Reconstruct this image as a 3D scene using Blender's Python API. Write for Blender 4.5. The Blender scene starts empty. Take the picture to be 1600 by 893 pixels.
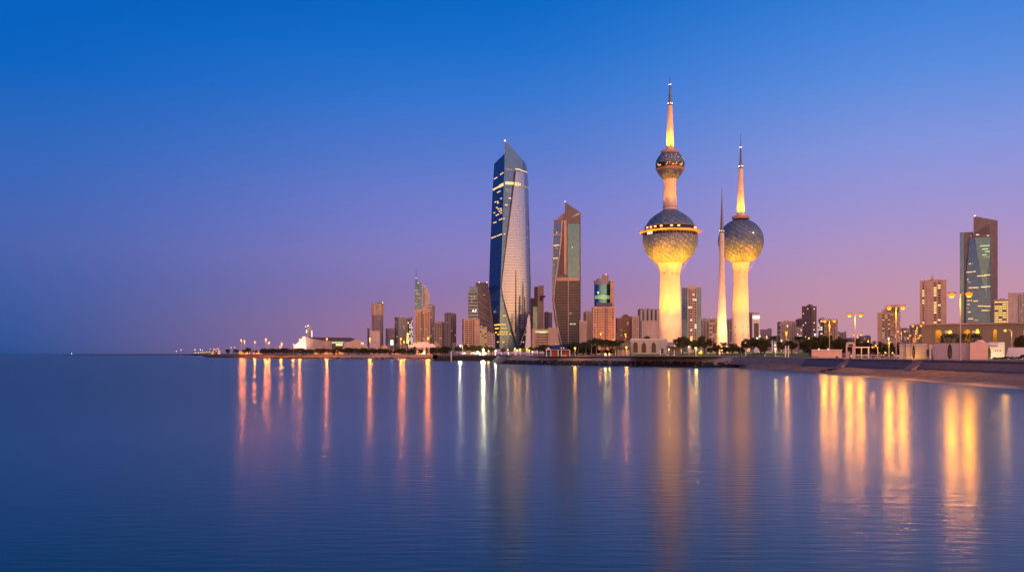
import bpy, math, random
from mathutils import Vector
from mathutils.geometry import tessellate_polygon
R_ = math.radians
PI = math.pi
F = 1386.0            # focal length in photo pixels (photo 1600 wide)
EYE = 6.0             # eye height above the water
GZ = 4.5              # level of the land
sc = bpy.context.scene
COL = sc.collection
rng = random.Random(7)

def wx(px, D): return (px - 800.0) / F * D
def wz(py, D): return EYE + (552.0 - py) / F * D
def ln(c): return tuple(((v/255.0)/12.92 if v/255.0 <= .04045 else ((v/255.0+.055)/1.055)**2.4) for v in c)

# ------------------------------------------------------------------ mesh helper
class MB:
    def __init__(s): s.v = []; s.f = []; s.uv = []
    def add(s, vs, fs):
        b = len(s.v); s.v.extend(vs); s.f.extend(tuple(b+i for i in f) for f in fs); return s
    def box(s, cx, cy, z0, sx, sy, sz, rz=0.0):
        c, n = math.cos(rz), math.sin(rz); vs = []
        for z in (z0, z0+sz):
            for dx, dy in ((-1,-1),(1,-1),(1,1),(-1,1)):
                x, y = dx*sx/2, dy*sy/2
                vs.append((cx+x*c-y*n, cy+x*n+y*c, z))
        return s.add(vs, [(3,2,1,0),(4,5,6,7),(0,1,5,4),(1,2,6,5),(2,3,7,6),(3,0,4,7)])
    def loft(s, rings, cap=True, closed=True):
        n = len(rings[0]); b = len(s.v)
        for r in rings: s.v.extend(r)
        for k in range(len(rings)-1):
            for i in range(n if closed else n-1):
                j = (i+1) % n
                s.f.append((b+k*n+i, b+k*n+j, b+(k+1)*n+j, b+(k+1)*n+i))
        if cap and closed:
            s.f.append(tuple(b+i for i in reversed(range(n))))
            s.f.append(tuple(b+(len(rings)-1)*n+i for i in range(n)))
        return s
    def prism(s, poly, z0, z1): return s.loft([[(x,y,z0) for x,y in poly], [(x,y,z1) for x,y in poly]])
    def plate(s, poly, y0, y1):               # polygon in the XZ plane, extruded along Y
        n = len(poly); b = len(s.v)
        s.v.extend((x,y0,z) for x,z in poly); s.v.extend((x,y1,z) for x,z in poly)
        for i in range(n):
            j = (i+1) % n; s.f.append((b+i, b+j, b+n+j, b+n+i))
        for t in tessellate_polygon([[Vector((x,z,0)) for x,z in poly]]):
            s.f.append(tuple(b+i for i in t)); s.f.append(tuple(b+n+i for i in reversed(t)))
        return s
    def lathe(s, prof, n=32, cx=0, cy=0, cap=True):
        return s.loft([[(cx+r*math.cos(2*PI*i/n), cy+r*math.sin(2*PI*i/n), z) for i in range(n)] for r, z in prof], cap)
    def tube(s, p0, p1, r0, r1=None, n=8):
        r1 = r0 if r1 is None else r1
        a, b = Vector(p0), Vector(p1); d = (b-a).normalized()
        u = d.orthogonal().normalized(); w = d.cross(u)
        return s.loft([[tuple(p+u*(r*math.cos(2*PI*i/n))+w*(r*math.sin(2*PI*i/n))) for i in range(n)] for p, r in ((a,r0),(b,r1))])
    def path(s, pts, r, n=6):
        for a, b, k in zip(pts, pts[1:], range(99)):
            s.tube(a, b, r if not isinstance(r, (list,tuple)) else r[k], r if not isinstance(r,(list,tuple)) else r[k+1], n)
        return s
    def ball(s, c, r, sz=1.0, n=8, m=5):
        pr = []
        for k in range(m+1):
            a = -PI/2 + PI*k/m
            pr.append((max(r*math.cos(a), r*.02), c[2]+r*sz*math.sin(a)))
        return s.lathe(pr, n, c[0], c[1])
    def build(s, name, mat, parent=None, loc=None, smooth=False, uv=None):
        me = bpy.data.meshes.new(name); me.from_pydata(s.v, [], s.f)
        me.materials.append(mat)
        if smooth: me.polygons.foreach_set('use_smooth', [True]*len(me.polygons))
        if uv:
            l = me.uv_layers.new(name='UVMap')
            for p in me.polygons:
                us = [uv(Vector(s.v[i])) for i in p.vertices]
                mu = max(u[2] for u in us) if len(us[0]) > 2 else None
                for li, u in zip(p.loop_indices, us):
                    uu = u[0]
                    if mu is not None and max(a[0] for a in us)-uu > mu*0.5: uu += mu
                    l.data[li].uv = (uu, u[1])
        me.update()
        return link(name, me, parent, loc)

def link(name, me, parent=None, loc=None):
    o = bpy.data.objects.new(name, me); COL.objects.link(o)
    if parent is not None: o.parent = parent
    if loc is not None: o.location = loc
    return o
def tag(o, label=None, cat=None, group=None, kind=None):
    if label: o['label'] = label
    if cat: o['category'] = cat
    if group: o['group'] = group
    if kind: o['kind'] = kind
    return o
def thing(name, label, cat, loc, rz=0.0, group=None):
    o = bpy.data.objects.new(name, None); COL.objects.link(o)
    o.empty_display_size = .5
    o.location = loc; o.rotation_euler = (0,0,rz)
    return tag(o, label, cat, group)
def copy_tree(o, parent=None):
    c = o.copy(); COL.objects.link(c); c.parent = parent
    for ch in list(o.children): copy_tree(ch, c)
    return c

# ------------------------------------------------------------------ materials
MATS = {}
def newmat(name):
    m = bpy.data.materials.new(name); m.use_nodes = True
    nt = m.node_tree; b = nt.nodes['Principled BSDF']
    return m, nt, b
def N(nt, t, **kw):
    n = nt.nodes.new(t)
    for k, v in kw.items(): setattr(n, k, v)
    return n
def mathn(nt, op, a, b=None, c=None, clamp=False):
    n = N(nt, 'ShaderNodeMath', operation=op); n.use_clamp = clamp
    for i, v in enumerate((a, b, c)):
        if v is None: continue
        if isinstance(v, (int, float)): n.inputs[i].default_value = v
        else: nt.links.new(v, n.inputs[i])
    return n.outputs[0]
def mixc(nt, f, a, b, blend='MIX'):
    n = N(nt, 'ShaderNodeMix', data_type='RGBA', blend_type=blend)
    for s, v in ((n.inputs[0], f), (n.inputs[6], a), (n.inputs[7], b)):
        if isinstance(v, (int, float)): s.default_value = v
        elif isinstance(v, tuple): s.default_value = (v[0], v[1], v[2], 1)
        else: nt.links.new(v, s)
    return n.outputs[2]
def matte(name, c, rough=.8, var=.25, scale=.15, spec=.3, metal=0.0, floors=0.0, bump=0.0, bscale=2.0):
    """surface of one colour with blotches, faint rain streaks and (floors > 0) storey joints"""
    if name in MATS: return MATS[name]
    m, nt, b = newmat(name)
    tc = N(nt, 'ShaderNodeTexCoord')
    n1 = N(nt, 'ShaderNodeTexNoise'); n1.inputs['Scale'].default_value = scale; n1.inputs['Detail'].default_value = 6
    nt.links.new(tc.outputs['Object'], n1.inputs['Vector'])
    mp = N(nt, 'ShaderNodeMapping'); mp.inputs['Scale'].default_value = (1, 1, .06)
    nt.links.new(tc.outputs['Object'], mp.inputs['Vector'])
    n2 = N(nt, 'ShaderNodeTexNoise'); n2.inputs['Scale'].default_value = scale*4; n2.inputs['Detail'].default_value = 3
    nt.links.new(mp.outputs[0], n2.inputs['Vector'])
    k = mathn(nt, 'ADD', mathn(nt, 'MULTIPLY', n1.outputs[0], .6), mathn(nt, 'MULTIPLY', n2.outputs[0], .4))
    dark = tuple(v*(1-var) for v in c); light = tuple(min(v*(1+var*.7), .9) for v in c)
    col = mixc(nt, mathn(nt, 'MULTIPLY_ADD', k, 2.4, -.7, clamp=True), dark, light)
    if floors:
        sp = N(nt, 'ShaderNodeSeparateXYZ'); nt.links.new(tc.outputs['Object'], sp.inputs[0])
        fr = mathn(nt, 'FRACT', mathn(nt, 'DIVIDE', sp.outputs[2], floors))
        col = mixc(nt, mathn(nt, 'MULTIPLY', mathn(nt, 'LESS_THAN', fr, .09), .35), col, tuple(v*.35 for v in c))
    nt.links.new(col, b.inputs['Base Color'])
    b.inputs['Roughness'].default_value = rough; b.inputs['Metallic'].default_value = metal
    b.inputs['Specular IOR Level'].default_value = spec
    if bump:
        n3 = N(nt, 'ShaderNodeTexNoise'); n3.inputs['Scale'].default_value = bscale; n3.inputs['Detail'].default_value = 8
        nt.links.new(tc.outputs['Object'], n3.inputs['Vector'])
        bp = N(nt, 'ShaderNodeBump'); bp.inputs['Strength'].default_value = bump; bp.inputs['Distance'].default_value = .3
        nt.links.new(n3.outputs[0], bp.inputs['Height']); nt.links.new(bp.outputs[0], b.inputs['Normal'])
    MATS[name] = m; return m
def glass(name, c, rough=.12, floor=3.6, bay=2.0, metal=.7, line=.5, wob=.012):
    """curtain wall: panes with their own slight tilt, spandrel and mullion lines"""
    if name in MATS: return MATS[name]
    m, nt, b = newmat(name)
    tc = N(nt, 'ShaderNodeTexCoord'); sp = N(nt, 'ShaderNodeSeparateXYZ'); nt.links.new(tc.outputs['Object'], sp.inputs[0])
    h = mathn(nt, 'DIVIDE', sp.outputs[2], floor)
    w = mathn(nt, 'DIVIDE', mathn(nt, 'ADD', mathn(nt, 'MULTIPLY', sp.outputs[0], .93), mathn(nt, 'MULTIPLY', sp.outputs[1], .37)), bay)
    lh = mathn(nt, 'LESS_THAN', mathn(nt, 'FRACT', h), .2); lw = mathn(nt, 'LESS_THAN', mathn(nt, 'FRACT', w), .12)
    lines = mathn(nt, 'MAXIMUM', lh, mathn(nt, 'MULTIPLY', lw, .6))
    cb = N(nt, 'ShaderNodeCombineXYZ'); nt.links.new(mathn(nt, 'FLOOR', w), cb.inputs[0]); nt.links.new(mathn(nt, 'FLOOR', h), cb.inputs[1])
    wn = N(nt, 'ShaderNodeTexWhiteNoise', noise_dimensions='3D'); nt.links.new(cb.outputs[0], wn.inputs['Vector'])
    pane = mixc(nt, wn.outputs['Value'], tuple(v*(1-wob*9) for v in c), tuple(v*(1+wob*9) for v in c))
    col = mixc(nt, mathn(nt, 'MULTIPLY', lines, line), pane, tuple(v*.25+.01 for v in c))
    nt.links.new(col, b.inputs['Base Color'])
    b.inputs['Metallic'].default_value = metal
    nt.links.new(mathn(nt, 'MULTIPLY_ADD', lines, .25, rough), b.inputs['Roughness'])
    geo = N(nt, 'ShaderNodeNewGeometry')
    vm = N(nt, 'ShaderNodeVectorMath', operation='SUBTRACT'); nt.links.new(wn.outputs['Color'], vm.inputs[0]); vm.inputs[1].default_value = (.5,.5,.5)
    v2 = N(nt, 'ShaderNodeVectorMath', operation='SCALE'); nt.links.new(vm.outputs[0], v2.inputs[0]); v2.inputs['Scale'].default_value = wob
    v3 = N(nt, 'ShaderNodeVectorMath', operation='ADD'); nt.links.new(v2.outputs[0], v3.inputs[0]); nt.links.new(geo.outputs['Normal'], v3.inputs[1])
    v4 = N(nt, 'ShaderNodeVectorMath', operation='NORMALIZE'); nt.links.new(v3.outputs[0], v4.inputs[0])
    nt.links.new(v4.outputs[0], b.inputs['Normal'])
    MATS[name] = m; return m
def emit(name, c, s):
    if name in MATS: return MATS[name]
    m, nt, b = newmat(name)
    b.inputs['Base Color'].default_value = (.02,.02,.02,1); b.inputs['Specular IOR Level'].default_value = .1
    b.inputs['Emission Color'].default_value = (*c, 1); b.inputs['Emission Strength'].default_value = s
    MATS[name] = m; return m

BEIGE  = matte('beige_render', (.56,.42,.32), floors=3.3)
PALE   = matte('pale_render', (.60,.50,.42), floors=3.3)
SAND_C = matte('sandstone', (.56,.40,.28), floors=3.4)
BROWN  = matte('brown_cladding', (.195,.18,.19), floors=3.3)
MAUVE  = matte('grey_mauve_render', (.32,.28,.29), floors=3.3)
DARKB  = matte('dark_brown_cladding', (.16,.12,.13), floors=3.3)
BEIGE2 = matte('grey_beige_render', (.43,.37,.33), floors=3.3); CREAM = matte('cream_render', (.62,.50,.37), floors=3.3); SAND2 = matte('pale_sandstone', (.50,.41,.33), floors=3.4)
GREYC  = matte('grey_concrete', (.33,.31,.31))
DGREY  = matte('dark_grey_metal', (.07,.07,.08), rough=.5)
WHITE  = matte('white_paint', (.78,.76,.74), rough=.6, var=.08)
TOWERW = matte('white_tower_concrete', (.50,.47,.42), rough=.65, var=.12, scale=.25)
PINK   = matte('pink_render', (.70,.50,.44), var=.1, scale=.6)
LILAC  = matte('lilac_render', (.36,.33,.40), var=.1, scale=.6)
OLIVE  = matte('olive_render', (.24,.21,.14), var=.15)
BRICK  = matte('red_brick', (.30,.10,.05), var=.3, scale=2)
BLUER  = matte('blue_roof', (.03,.04,.16), rough=.5)
WINDK  = matte('dark_window', (.018,.018,.024), rough=.25, var=.5, scale=.3, spec=.35)
GBLUE  = glass('blue_glass', (.035,.10,.24), rough=.1)
GDARK  = glass('dark_blue_glass', (.045,.11,.23), rough=.1, line=.3)
GTEAL  = glass('teal_glass', (.05,.22,.34), rough=.1)
GGREEN = glass('green_grey_glass', (.08,.22,.26), rough=.16, line=.3, metal=.4)
GGREY  = glass('grey_glass', (.07,.17,.29), rough=.14, line=.3, metal=.55)
GSHELL = glass('silver_shell', (.20,.28,.41), rough=.2, floor=3.9, bay=3.0, metal=.9, line=.14, wob=.002)
SODIUM = emit('sodium_lamp', (1,.36,.035), 5)
SODFAR = emit('sodium_lamp_far', (1,.34,.035), 4)
AMBER  = emit('amber_lamp', (1,.50,.10), 2.4)
WHITEL = emit('white_lamp', (1,.84,.55), 3.5)
FLOODL = emit('floodlight_lamp', (1,.86,.45), 6)
LITWIN = emit('lit_window_warm', (1,.60,.22), 1.5)
LITWHT = emit('lit_window_pale', (1,.80,.50), 1.6)
LITGRN = emit('lit_window_green', (.85,1,.45), .9)
LITGLD = emit('lit_gold', (1,.45,.05), 2.2)
LITDIM = emit('lit_window_dim', (1,.62,.30), .55)
REDL   = emit('aviation_lamp', (1,.25,.2), 12)
TIPL   = emit('spire_lamp', (1,.70,.38), 6)
SIGNW  = emit('sign_white', (1,.9,.8), 3.0)
GREENL = emit('green_beacon', (.1,1,.45), 10)
# ------------------------------------------------------------------ camera
cam = bpy.data.cameras.new('camera'); cam.sensor_width = 36; cam.lens = 36*F/1600
cam.shift_y = (552-446.5)/1600; cam.clip_start = .5; cam.clip_end = 60000
co = bpy.data.objects.new('camera', cam); COL.objects.link(co)
co.location = (0,0,EYE); co.rotation_euler = (R_(90),0,0); sc.camera = co
sc.view_settings.view_transform = 'Standard'; sc.view_settings.look = 'None'
sc.view_settings.exposure = 0; sc.view_settings.gamma = 1
sc.render.engine = 'CYCLES'
sc.cycles.use_denoising = True
sc.cycles.max_bounces = 5; sc.cycles.diffuse_bounces = 2; sc.cycles.glossy_bounces = 3
sc.cycles.transparent_max_bounces = 6
sc.cycles.sample_clamp_indirect = 6; sc.cycles.sample_clamp_direct = 0
sc.cycles.use_light_tree = True
sc.cycles.caustics_reflective = False; sc.cycles.caustics_refractive = False

# ------------------------------------------------------------------ dusk sky
W = bpy.data.worlds.new('World'); sc.world = W; W.use_nodes = True
nt = W.node_tree
for n in list(nt.nodes): nt.nodes.remove(n)
out = N(nt, 'ShaderNodeOutputWorld'); bg = N(nt, 'ShaderNodeBackground'); nt.links.new(bg.outputs[0], out.inputs[0])
tc = N(nt, 'ShaderNodeTexCoord'); sp = N(nt, 'ShaderNodeSeparateXYZ'); nt.links.new(tc.outputs['Generated'], sp.inputs[0])
X_, Y_, Z_ = sp.outputs
def ramp(stops):
    r = N(nt, 'ShaderNodeValToRGB'); cr = r.color_ramp; cr.interpolation = 'EASE' if False else 'LINEAR'
    while len(cr.elements) > 1: cr.elements.remove(cr.elements[-1])
    for i, (p, c) in enumerate(stops):
        e = cr.elements[0] if i == 0 else cr.elements.new(p)
        e.position = p; e.color = (*c, 1)
    nt.links.new(mathn(nt, 'POWER', mathn(nt, 'MAXIMUM', Z_, 0.0), .5), r.inputs[0])   # root: more room near the horizon
    return r.outputs[0]
def zz(py): t = (552-py)/F; return math.sqrt(max(t/math.sqrt(1+t*t), 0))
rows = (551, 500, 450, 400, 350, 300, 250, 150, 75, 0)
def sky_ramp(cols, top): return ramp([(zz(y), ln(c)) for y, c in zip(rows, cols)] + [(.8, ln(top)), (1, ln(tuple(v*.6 for v in top)))])
SKY_L = sky_ramp([(26,77,143),(48,87,156),(62,93,166),(71,98,173),(64,100,180),(54,101,185),(41,102,188),(4,98,192),(0,96,190),(0,90,182)], (0,60,140))
SKY_M = sky_ramp([(172,118,140),(163,121,158),(146,121,175),(140,126,190),(126,126,200),(112,125,204),(92,122,204),(54,118,208),(26,111,204),(6,104,196)], (0,66,150))
SKY_R = sky_ramp([(200,142,150),(198,146,162),(192,147,174),(178,148,193),(162,148,206),(147,148,214),(131,149,220),(92,140,221),(70,131,219),(44,122,210)], (0,74,156))
GLOW  = ramp([(0,(9.0,2.7,.48)),(.2,(8.2,2.5,.45)),(.31,(2.6,.95,.46)),(.42,(.42,.40,.80)),(.5,(.34,.38,.88)),(.66,(.16,.25,.70)),(.85,(.05,.16,.45)),(1,(.02,.10,.33))])
hl = mathn(nt, 'SQRT', mathn(nt, 'MAXIMUM', mathn(nt, 'ADD', mathn(nt, 'MULTIPLY', X_, X_), mathn(nt, 'MULTIPLY', Y_, Y_)), 1e-5))
az = mathn(nt, 'DIVIDE', X_, hl)
def mapr(v, a, b):
    n = N(nt, 'ShaderNodeMapRange', interpolation_type='SMOOTHSTEP'); n.inputs['From Min'].default_value = a; n.inputs['From Max'].default_value = b
    nt.links.new(v, n.inputs['Value']); return n.outputs[0]
def lin(v, a, b):
    n = N(nt, 'ShaderNodeMapRange'); n.inputs['From Min'].default_value = a; n.inputs['From Max'].default_value = b
    nt.links.new(v, n.inputs['Value']); return n.outputs[0]
front = mixc(nt, mapr(az, -.05, .46), mixc(nt, mapr(az, -.56, .02), SKY_L, SKY_M), SKY_R)
gd = mathn(nt, 'ADD', mathn(nt, 'MULTIPLY', mathn(nt, 'DIVIDE', X_, hl), .50), mathn(nt, 'MULTIPLY', mathn(nt, 'DIVIDE', Y_, hl), -.866))
twilight = mixc(nt, mapr(gd, -.15, .95), front, GLOW)
ns = N(nt, 'ShaderNodeTexSky', sky_type='NISHITA'); ns.sun_disc = False
SUN_EL, SUN_AZ = R_(2), R_(150)          # the sun has just gone down behind the camera; azimuth clockwise from +Y
ns.sun_elevation = SUN_EL; ns.sun_rotation = SUN_AZ
sky = mixc(nt, 1.0, twilight, mixc(nt, .0015, (0,0,0), ns.outputs[0]), 'ADD')
nt.links.new(sky, bg.inputs['Color']); bg.inputs['Strength'].default_value = 1.0
sun = bpy.data.lights.new('sun', 'SUN'); sun.energy = 2.3; sun.angle = R_(150); sun.color = (1,.55,.35)
so = bpy.data.objects.new('sun', sun); COL.objects.link(so)
sd = Vector((math.sin(SUN_AZ), math.cos(SUN_AZ), math.tan(R_(14))))
so.rotation_euler = sd.to_track_quat('Z', 'Y').to_euler(); so.location = (60,-80,60)

# ------------------------------------------------------------------ sea
def sea_material():
    m, nt, b = newmat('sea_water')
    tc = N(nt, 'ShaderNodeTexCoord')
    def noise(sx, sy, det=3, rough=.5):
        mp = N(nt, 'ShaderNodeMapping'); mp.inputs['Scale'].default_value = (sx, sy, 1); nt.links.new(tc.outputs['Object'], mp.inputs[0])
        n = N(nt, 'ShaderNodeTexNoise'); n.inputs['Scale'].default_value = 1; n.inputs['Detail'].default_value = det; n.inputs['Roughness'].default_value = rough
        nt.links.new(mp.outputs[0], n.inputs['Vector']); return n.outputs[0]
    big = noise(.004, .016, 4); mid = noise(.03, .25, 3); small = noise(.55, 2.3, 2, .5)
    cat = mathn(nt, 'MULTIPLY_ADD', big, 2.2, -.6, clamp=True)
    nt.nodes.remove(b)
    gl = N(nt, 'ShaderNodeBsdfAnisotropic', distribution='GGX'); df = N(nt, 'ShaderNodeBsdfDiffuse'); fr = N(nt, 'ShaderNodeFresnel'); fr.inputs['IOR'].default_value = 1.33
    gl.inputs['Color'].default_value = (.74,.82,.82,1)
    nt.links.new(mathn(nt, 'MULTIPLY_ADD', cat, .05, .170), gl.inputs['Roughness'])
    nt.links.new(mixc(nt, cat, (.0,.037,.068), (.0,.048,.084)), df.inputs['Color'])
    mx = N(nt, 'ShaderNodeMixShader'); nt.links.new(mathn(nt, 'MINIMUM', fr.outputs[0], .60), mx.inputs[0])   # wave slopes keep a rough sea from mirroring fully at the horizon
    nt.links.new(df.outputs[0], mx.inputs[1]); nt.links.new(gl.outputs[0], mx.inputs[2])
    nt.links.new(mx.outputs[0], nt.nodes['Material Output'].inputs['Surface'])
    lane = mathn(nt, 'MULTIPLY_ADD', noise(.010, .035, 4, .6), 2.6, -.3, clamp=True)
    h = mathn(nt, 'ADD', mathn(nt, 'MULTIPLY', mid, .03), mathn(nt, 'MULTIPLY', small, mathn(nt, 'MULTIPLY_ADD', lane, .09, .06)))
    bp = N(nt, 'ShaderNodeBump'); bp.inputs['Strength'].default_value = .105; bp.inputs['Distance'].default_value = 1
    nt.links.new(h, bp.inputs['Height'])
    for n_ in (gl, fr): nt.links.new(bp.outputs[0], n_.inputs['Normal'])
    return m
mb = MB(); mb.add([(-30000,-400,0),(30000,-400,0),(30000,45000,0),(-30000,45000,0)], [(0,1,2,3)])
tag(mb.build('sea', sea_material()), kind='structure')

# ------------------------------------------------------------------ coast (water line as photo column and distance)
def at(px, D): return (wx(px, D), D)
COAST_L = [at(318,1512), at(335,1380), at(360,1270), at(400,1160), at(450,1075), at(540,1020), at(675,1002)]
JETTY   = [at(679,736), at(780,728)]
POINT   = [at(784,522), at(850,480), at(920,452), at(1000,426), at(1060,407), at(1156,390)]
WALLX = 99.0
land_edge = [(x, y+7) for x, y in COAST_L] + [at(692,744), (at(780,728)[0]-2, 736)] + [(at(784,522)[0]+6, 531)] + [(x, y+8) for x, y in POINT[1:]] \
    + [(WALLX+1.2, 392), (WALLX+1.2, 40), (WALLX+1.2, -60), (500,-60), (6000,2000), (9000,9000), (-1500,9000), (at(280,3000)[0], 3000), (at(330,2950)[0], 2950), (at(322,1560)[0], 1560)]
lm = matte('dusty_ground', (.10,.085,.07), var=.4, scale=.05)
mb = MB(); b0 = [Vector((x,y,0)) for x, y in land_edge]
mb.add([(x,y,GZ) for x, y in land_edge], tessellate_polygon([b0]))
land = mb.build('ground', lm); tag(land, kind='structure')
land.data.update()
if land.data.polygons[0].normal.z < 0: land.data.flip_normals()

def strip(name, pts, prof, mat, step=3.0, amp=.25, parent=None, seed=1, smooth=False):
    """a bank following pts; prof = [(offset inland, z)...]; offset goes along +Y (or the local inland normal)"""
    r = random.Random(seed); P = []
    for (x0,y0),(x1,y1) in zip(pts, pts[1:]):
        n = max(1, int(math.hypot(x1-x0, y1-y0)/step))
        P += [(x0+(x1-x0)*k/n, y0+(y1-y0)*k/n, x1-x0, y1-y0) for k in range(n)]
    P.append((pts[-1][0], pts[-1][1], P[-1][2], P[-1][3]))
    rings = []
    for x, y, dx, dy in P:
        l = math.hypot(dx, dy); nx, ny = -dy/l, dx/l
        rings.append([(x+nx*o+r.uniform(-amp,amp), y+ny*o+r.uniform(-amp,amp), z+r.uniform(-amp,amp)*.6) for o, z in prof])
    mb = MB(); mb.loft(rings, closed=False, cap=False)
    o = mb.build(name, mat, parent, smooth=smooth); o.data.flip_normals(); return o
STONE = matte('pale_sea_stone', (.30,.24,.21), var=.6, scale=1.2, bump=1.0, bscale=1.2)
WET   = matte('wet_dark_rock', (.018,.016,.02), rough=.55, var=.5, scale=.6)
def rocks(name, pts, prof, count, size, seed, label):
    r = random.Random(seed); mb = MB()
    seg = [math.hypot(b[0]-a[0], b[1]-a[1]) for a, b in zip(pts, pts[1:])]
    for _ in range(count):
        t = r.uniform(0, sum(seg)); k = 0
        while t > seg[k] and k < len(seg)-1: t -= seg[k]; k += 1
        (x0,y0),(x1,y1) = pts[k], pts[k+1]; l = seg[k]; u = t/l
        o = r.random(); off = prof[0][0]+(prof[1][0]-prof[0][0])*o; z = prof[0][1]+(prof[1][1]-prof[0][1])*o
        nx, ny = -(y1-y0)/l, (x1-x0)/l
        s = size*r.uniform(.5,1.25); cx, cy = x0+(x1-x0)*u+nx*off, y0+(y1-y0)*u+ny*off
        a = r.uniform(0, PI)
        pr = [[(cx+s*q*w*math.cos(a+2*PI*i/5), cy+s*q*math.sin(a+2*PI*i/5), z+s*h) for i in range(5) for w in (r.uniform(.7,1.2),)] for q, h in ((.55,-.5),(1,-.05),(.6,.5))]
        mb.loft(pr)
    o = mb.build(name, WET); tag(o, label, 'rocks', kind='stuff'); return o
w1 = strip('sea_wall', COAST_L, [(0,-1),(2.0,1.4),(4.5,3.0),(6.6,4.45),(8.2,4.62),(9.5,4.45)], STONE, 8, .25)
tag(w1, 'long low stone sea wall under the trees, running out to the open sea', 'sea wall')
w2 = strip('sea_wall', POINT, [(0.2,-1),(2.2,1.5),(4.6,3.1),(7.0,4.5),(7.6,4.85),(8.8,4.9),(9.0,4.45)], STONE, 3, .16, seed=3)
tag(w2, 'sloping pale stone sea wall below the park, the hall and the sphere towers', 'sea wall')
rocks('shore_rocks', COAST_L, ((0,.1),(2.0,1.5)), 900, 1.0, 5, 'dark wet rocks along the foot of the long low sea wall')
rocks('shore_rocks', POINT, ((-.6,.1),(3.4,2.1)), 1300, .75, 6, 'dark wet rocks along the foot of the sloping wall below the towers')
# slipway between the jetty and the point
mb = MB(); a, b_ = at(772,728), at(786,524)
mb.loft([[(a[0]-2,a[1]+2,-.5),(a[0]+16,a[1]+2,-.5),(a[0]+16,a[1]+2,4.4),(a[0]+3,a[1]+2,4.4)],
         [(at(768,620)[0],620,-.5),(at(768,620)[0]+22,620,-.5),(at(768,620)[0]+22,620,4.4),(at(768,620)[0]+6,620,3.2)],
         [(b_[0]-6,b_[1],-.5),(b_[0]+18,b_[1],-.5),(b_[0]+18,b_[1],4.4),(b_[0]+5,b_[1],4.3)]])
tag(mb.build('slipway', matte('slipway_stone', (.13,.11,.11), var=.4, scale=.4)), 'dark stone slipway between the timber jetty and the sloping wall', 'slipway')
# jetty: deck on piles
jt = thing('jetty', 'dark jetty wall on rows of piles with a white pole beside it', 'jetty', (at(730,730)[0],730,0))
mb = MB(); x0, x1 = at(683,730)[0]-jt.location.x, at(779,730)[0]-jt.location.x
mb.box((x0+x1)/2, 6, 4.0, x1-x0, 10, .55); mb.build('deck', matte('jetty_deck', (.20,.17,.16)), jt)
mb = MB(); mb.box((x0+x1)/2, 7.5, -.5, x1-x0-1, 5, 4.49); mb.build('retaining_wall', matte('jetty_wall', (.05,.045,.05), var=.4, scale=.5), jt)
pm = None
for k in range(34):
    if pm is None:
        q = MB(); q.tube((0,0,-1),(0,0,4.9),.26,.24,7); o = q.build('pile', matte('jetty_pile', (.12,.10,.10)), jt); pm = o.data
    else: o = link('pile', pm, jt)
    o.location = (x0+.6+(x1-x0-1.2)*k/33, .6, rng.uniform(-.3,.2))
mb = MB(); mb.path([(x0,1.2,5.5),(x1,1.2,5.5)], .05); mb.build('handrail', GREYC, jt)
# breakwater mole in front of the jetty end
mb = MB(); c = at(684,737)
mb.loft([[(c[0]-5,c[1]-3,-.3),(c[0]-5,c[1]+4,-.3),(c[0]-4.6,c[1],.3)],[(c[0]+2,c[1]-5,-.3),(c[0]+2,c[1]+5,-.3),(c[0]+2,c[1],3.0)],[(c[0]+11,c[1]-5,-.3),(c[0]+11,c[1]+5,-.3),(c[0]+11,c[1],3.6)]])
tag(mb.build('breakwater', WET), 'dark rubble mole tapering into the water at the jetty end', 'breakwater')
mb = MB(); a, b_ = at(96,3300), at(338,3100)
mb.loft([[(a[0],a[1],-.3),(a[0],a[1]+12,-.3),(a[0],a[1]+6,1.4)],[(at(150,3280)[0],3280,-.3),(at(150,3280)[0],3296,-.3),(at(150,3280)[0],3288,2.9)],[(b_[0],b_[1],-.3),(b_[0],b_[1]+16,-.3),(b_[0],b_[1]+8,3.9)]])
tag(mb.build('breakwater', matte('far_rock', (.07,.07,.08))), 'thin far breakwater along the open sea horizon', 'breakwater')
bc = thing('beacon', 'tiny green navigation beacon at the end of the far breakwater', 'beacon', (wx(112,3294),3294,1.4))
mb = MB(); mb.tube((0,0,0),(0,0,4),.5,.3); mb.build('mast', DGREY, bc)
mb = MB(); mb.ball((0,0,4.7),.9); mb.build('lamp', GREENL, bc)

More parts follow.
